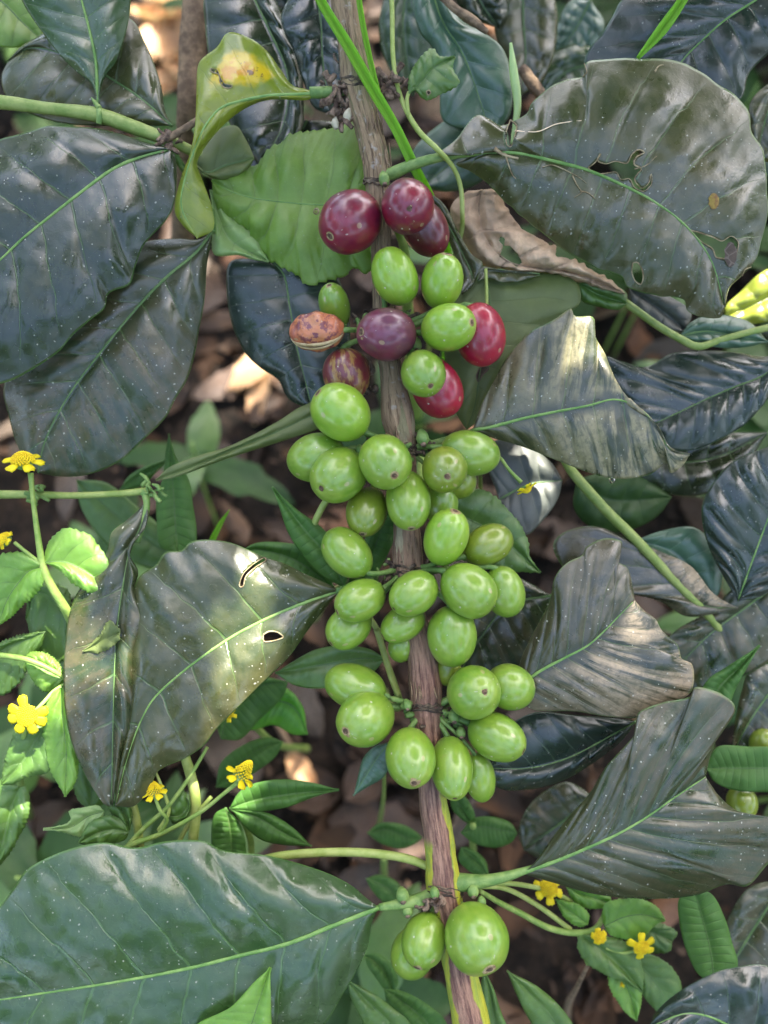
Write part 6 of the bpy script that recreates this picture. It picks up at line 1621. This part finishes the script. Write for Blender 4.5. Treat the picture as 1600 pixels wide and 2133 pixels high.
V, Fc, U = tube_data([(tb.x, tb.y, -.1), (tb.x - .05, tb.y, 1.0), (tb.x - .2, tb.y - .1, 2.0), (tb.x - .45, tb.y - .3, TC.z + .3), (tb.x - .6, tb.y - .4, TC.z + .9)], [.09, .075, .06, .04, .015], 16, n=60, world=True, rough=.1)
mesh_obj('trunk', V, Fc, M['twig_b'], tree, uv=U)
for k in range(5):
    a = k * 1.25
    e = TC + SUN_DIR * .35 + e1 * math.cos(a) * .85 + e2 * math.sin(a) * .85
    s0 = Vector((tb.x - .45, tb.y - .3, TC.z + .2))
    mdl = (s0 + e) / 2 + SUN_DIR * .3
    V, Fc, U = tube_data([tuple(s0), tuple(mdl), tuple(e)], [.03, .016, .006], 8, n=14, world=True)
    mesh_obj('limb', V, Fc, M['twig_b'], tree, uv=U)
M['crown'] = simple_mat('shade_tree_leaf', (0.030, 0.075, 0.018), (0.06, 0.12, 0.030), 30, 0.5, 0.0, trans=0.25)
S = np.array(SUN_DIR)
def crown_mesh(parent, C3, half, rs, gaps=()):
    Vs, Fs, off = [], [], 0
    for i in range(len(C3)):
        v1 = rs.normal(size=3)
        nrm = (S if len(gaps) else np.array([0, 0, 1.])) * 1.6 + rs.normal(size=3) * .7; nrm /= np.linalg.norm(nrm)
        v1 -= nrm * v1.dot(nrm); v1 /= np.linalg.norm(v1); v2 = np.cross(nrm, v1)
        L, Wd = half * rs.uniform(.7, 1.1), half * .5
        sh_ = [(-L, 0), (-L * .4, -Wd * .9), (L * .4, -Wd * .8), (L, 0), (L * .4, Wd * .8), (-L * .4, Wd * .9)]
        if len(gaps):
            pts_ = np.array([C3[i] + v1 * a_ + v2 * b_ for a_, b_ in sh_ + [(x * .5, y * .5) for x, y in sh_] + [(0, 0), (0, Wd * .9), (0, -Wd * .9)]])
            ok = True
            for p, r in gaps:
                dd_ = pts_ - np.array(p); dd_ = dd_ - np.outer(dd_ @ S, S)
                if np.sqrt((dd_ ** 2).sum(1)).min() < r: ok = False; break
            if not ok: continue
        for a_, b_ in sh_:
            Vs.append(C3[i] + v1 * a_ + v2 * b_ + nrm * abs(b_) * .3)
        Fs.append(tuple(range(off, off + 6))); off += 6
    cw = mesh_obj('crown' if half > .03 else 'foliage', np.array(Vs), Fs, M['crown'], parent, uv=np.zeros((len(Vs), 2)))
    cw['kind'] = 'stuff'
rs = np.random.RandomState(9)
n = 7200
rad = 0.95 * np.sqrt(rs.rand(n)); th = rs.rand(n) * 6.283; dep = rs.uniform(-.35, .35, n)
C3 = np.array(TC)[None] + (rad * np.cos(th))[:, None] * np.array(e1) + (rad * np.sin(th))[:, None] * np.array(e2) + dep[:, None] * S
crown_mesh(tree, C3, 0.048, rs, sunspots)
# unseen coffee spray added close overhead: blocks the sun, gaps cut for small hard spots
ob_c = P(780, 1150, 0) + SUN_DIR * 0.50
low = thing('coffee_branch', 'unseen coffee spray added overhead to cut the sun into small spots', 'branch', ob_c + Vector((.5, .35, 0)))
V, Fc, U = tube_data([tuple(ob_c + Vector((.62, .5, -.35))), tuple(ob_c + Vector((.35, .25, .05))), tuple(ob_c + e1 * .12), tuple(ob_c - e1 * .15)], [.007, .005, .003, .002], 8, n=24, world=True)
mesh_obj('twig', V, Fc, M['twig_g'], low, uv=U)
z6 = lambda x, y: leaf_z(V6, x, y)
small = [(P(562, 1360, z6(562, 1360)), 0.007), (P(545, 1400, z6(545, 1400)), 0.007), (P(520, 1440, z6(520, 1440)), 0.004), (P(470, 1385, z6(470, 1385)), 0.004), (P(455, 1410, z6(455, 1410)), 0.0035), (P(1225, 700, 20), 0.004), (P(1345, 868, 25), 0.0045), (P(1310, 1330, 15), 0.005), (P(1385, 1380, 5), 0.0035), (P(40, 1180, 10), 0.007),
         (P(180, 1150, 10), 0.006), (P(30, 1560, 0), 0.005), (P(20, 1400, -10), 0.006), (P(140, 1500, 0), 0.005), (P(335, 120, ground_z(335, 120)), 0.06), (P(350, 60, ground_z(350, 60)), 0.06), (P(525, 785, ground_z(525, 785)), 0.018), (P(1590, 640, -270), 0.01),
         (P(380, 470, ground_z(380, 470)), 0.012), (P(622, 1608, ground_z(622, 1608)), 0.006), (P(1070, 180, -90), 0.004)]
nl = 2600
rr2 = 0.19 * np.sqrt(rs.rand(nl)); th2 = rs.rand(nl) * 6.283
C4 = np.array(ob_c)[None] + (rr2 * np.cos(th2))[:, None] * np.array(e1) + (rr2 * np.sin(th2))[:, None] * np.array(e2) + rs.uniform(-.03, .05, nl)[:, None] * S
crown_mesh(low, C4, 0.022, rs, small)
RING = [(182, .62, 2.9, .50), (262, 1.05, 2.7, .45), (112, .95, 2.8, .42), (20, .25, 3.9, .32), (95, 3.0, 1.85, 1.35), (140, 3.2, 1.7, 1.4), (185, 3.0, 1.2, 1.3), (230, 3.1, 1.7, 1.4), (275, 3.0, 1.8, 1.4), (318, 3.2, 2.0, 1.45), (352, 3.4, 1.7, 1.15), (62, 4.2, 1.6, 1.3), (25, 4.4, 1.0, 1.2)]  # unseen crowns added to narrow the sky opening and break up reflections
for k, (az, dist, hz, rr_) in enumerate(RING):
    az = math.radians(az)
    cx, cy = math.sin(az) * dist, .2 + math.cos(az) * dist
    t_ = thing('unseen_shade_tree', 'unseen tree added to frame and break up the sky light', 'tree', (cx, cy, 0), 'unseen trees added around the coffee plot')
    bx_, by_ = (cx, cy) if rr_ > 1 else (cx + math.sin(az) * 1.9, cy + math.cos(az) * 1.9)
    t_.location = (bx_, by_, 0)
    V, Fc, U = tube_data([(bx_, by_, -.1), (bx_ + .1, by_, hz * .5), (cx, cy + .05, hz + .3)], [.08, .06, .03], 10, n=16, world=True, rough=.1)
    mesh_obj('trunk', V, Fc, M['twig_b'], t_, uv=U)
    m_ = 1500 if rr_ > 1 else 320
    v = rs.normal(size=(m_, 3)); v /= np.linalg.norm(v, axis=1)[:, None]
    q = v * (rs.rand(m_, 1) ** (1 / 2.2)) * rr_
    # clumpy: pull towards a few clump centres
    cc = rs.normal(size=(18, 3)); cc = cc / np.linalg.norm(cc, axis=1)[:, None] * rr_ * .75
    ci = rs.randint(0, 18, m_); q = q * .72 + cc[ci] * .32
    q[:, 2] *= .85
    crown_mesh(t_, q + np.array([cx, cy, hz]), 0.105, rs)
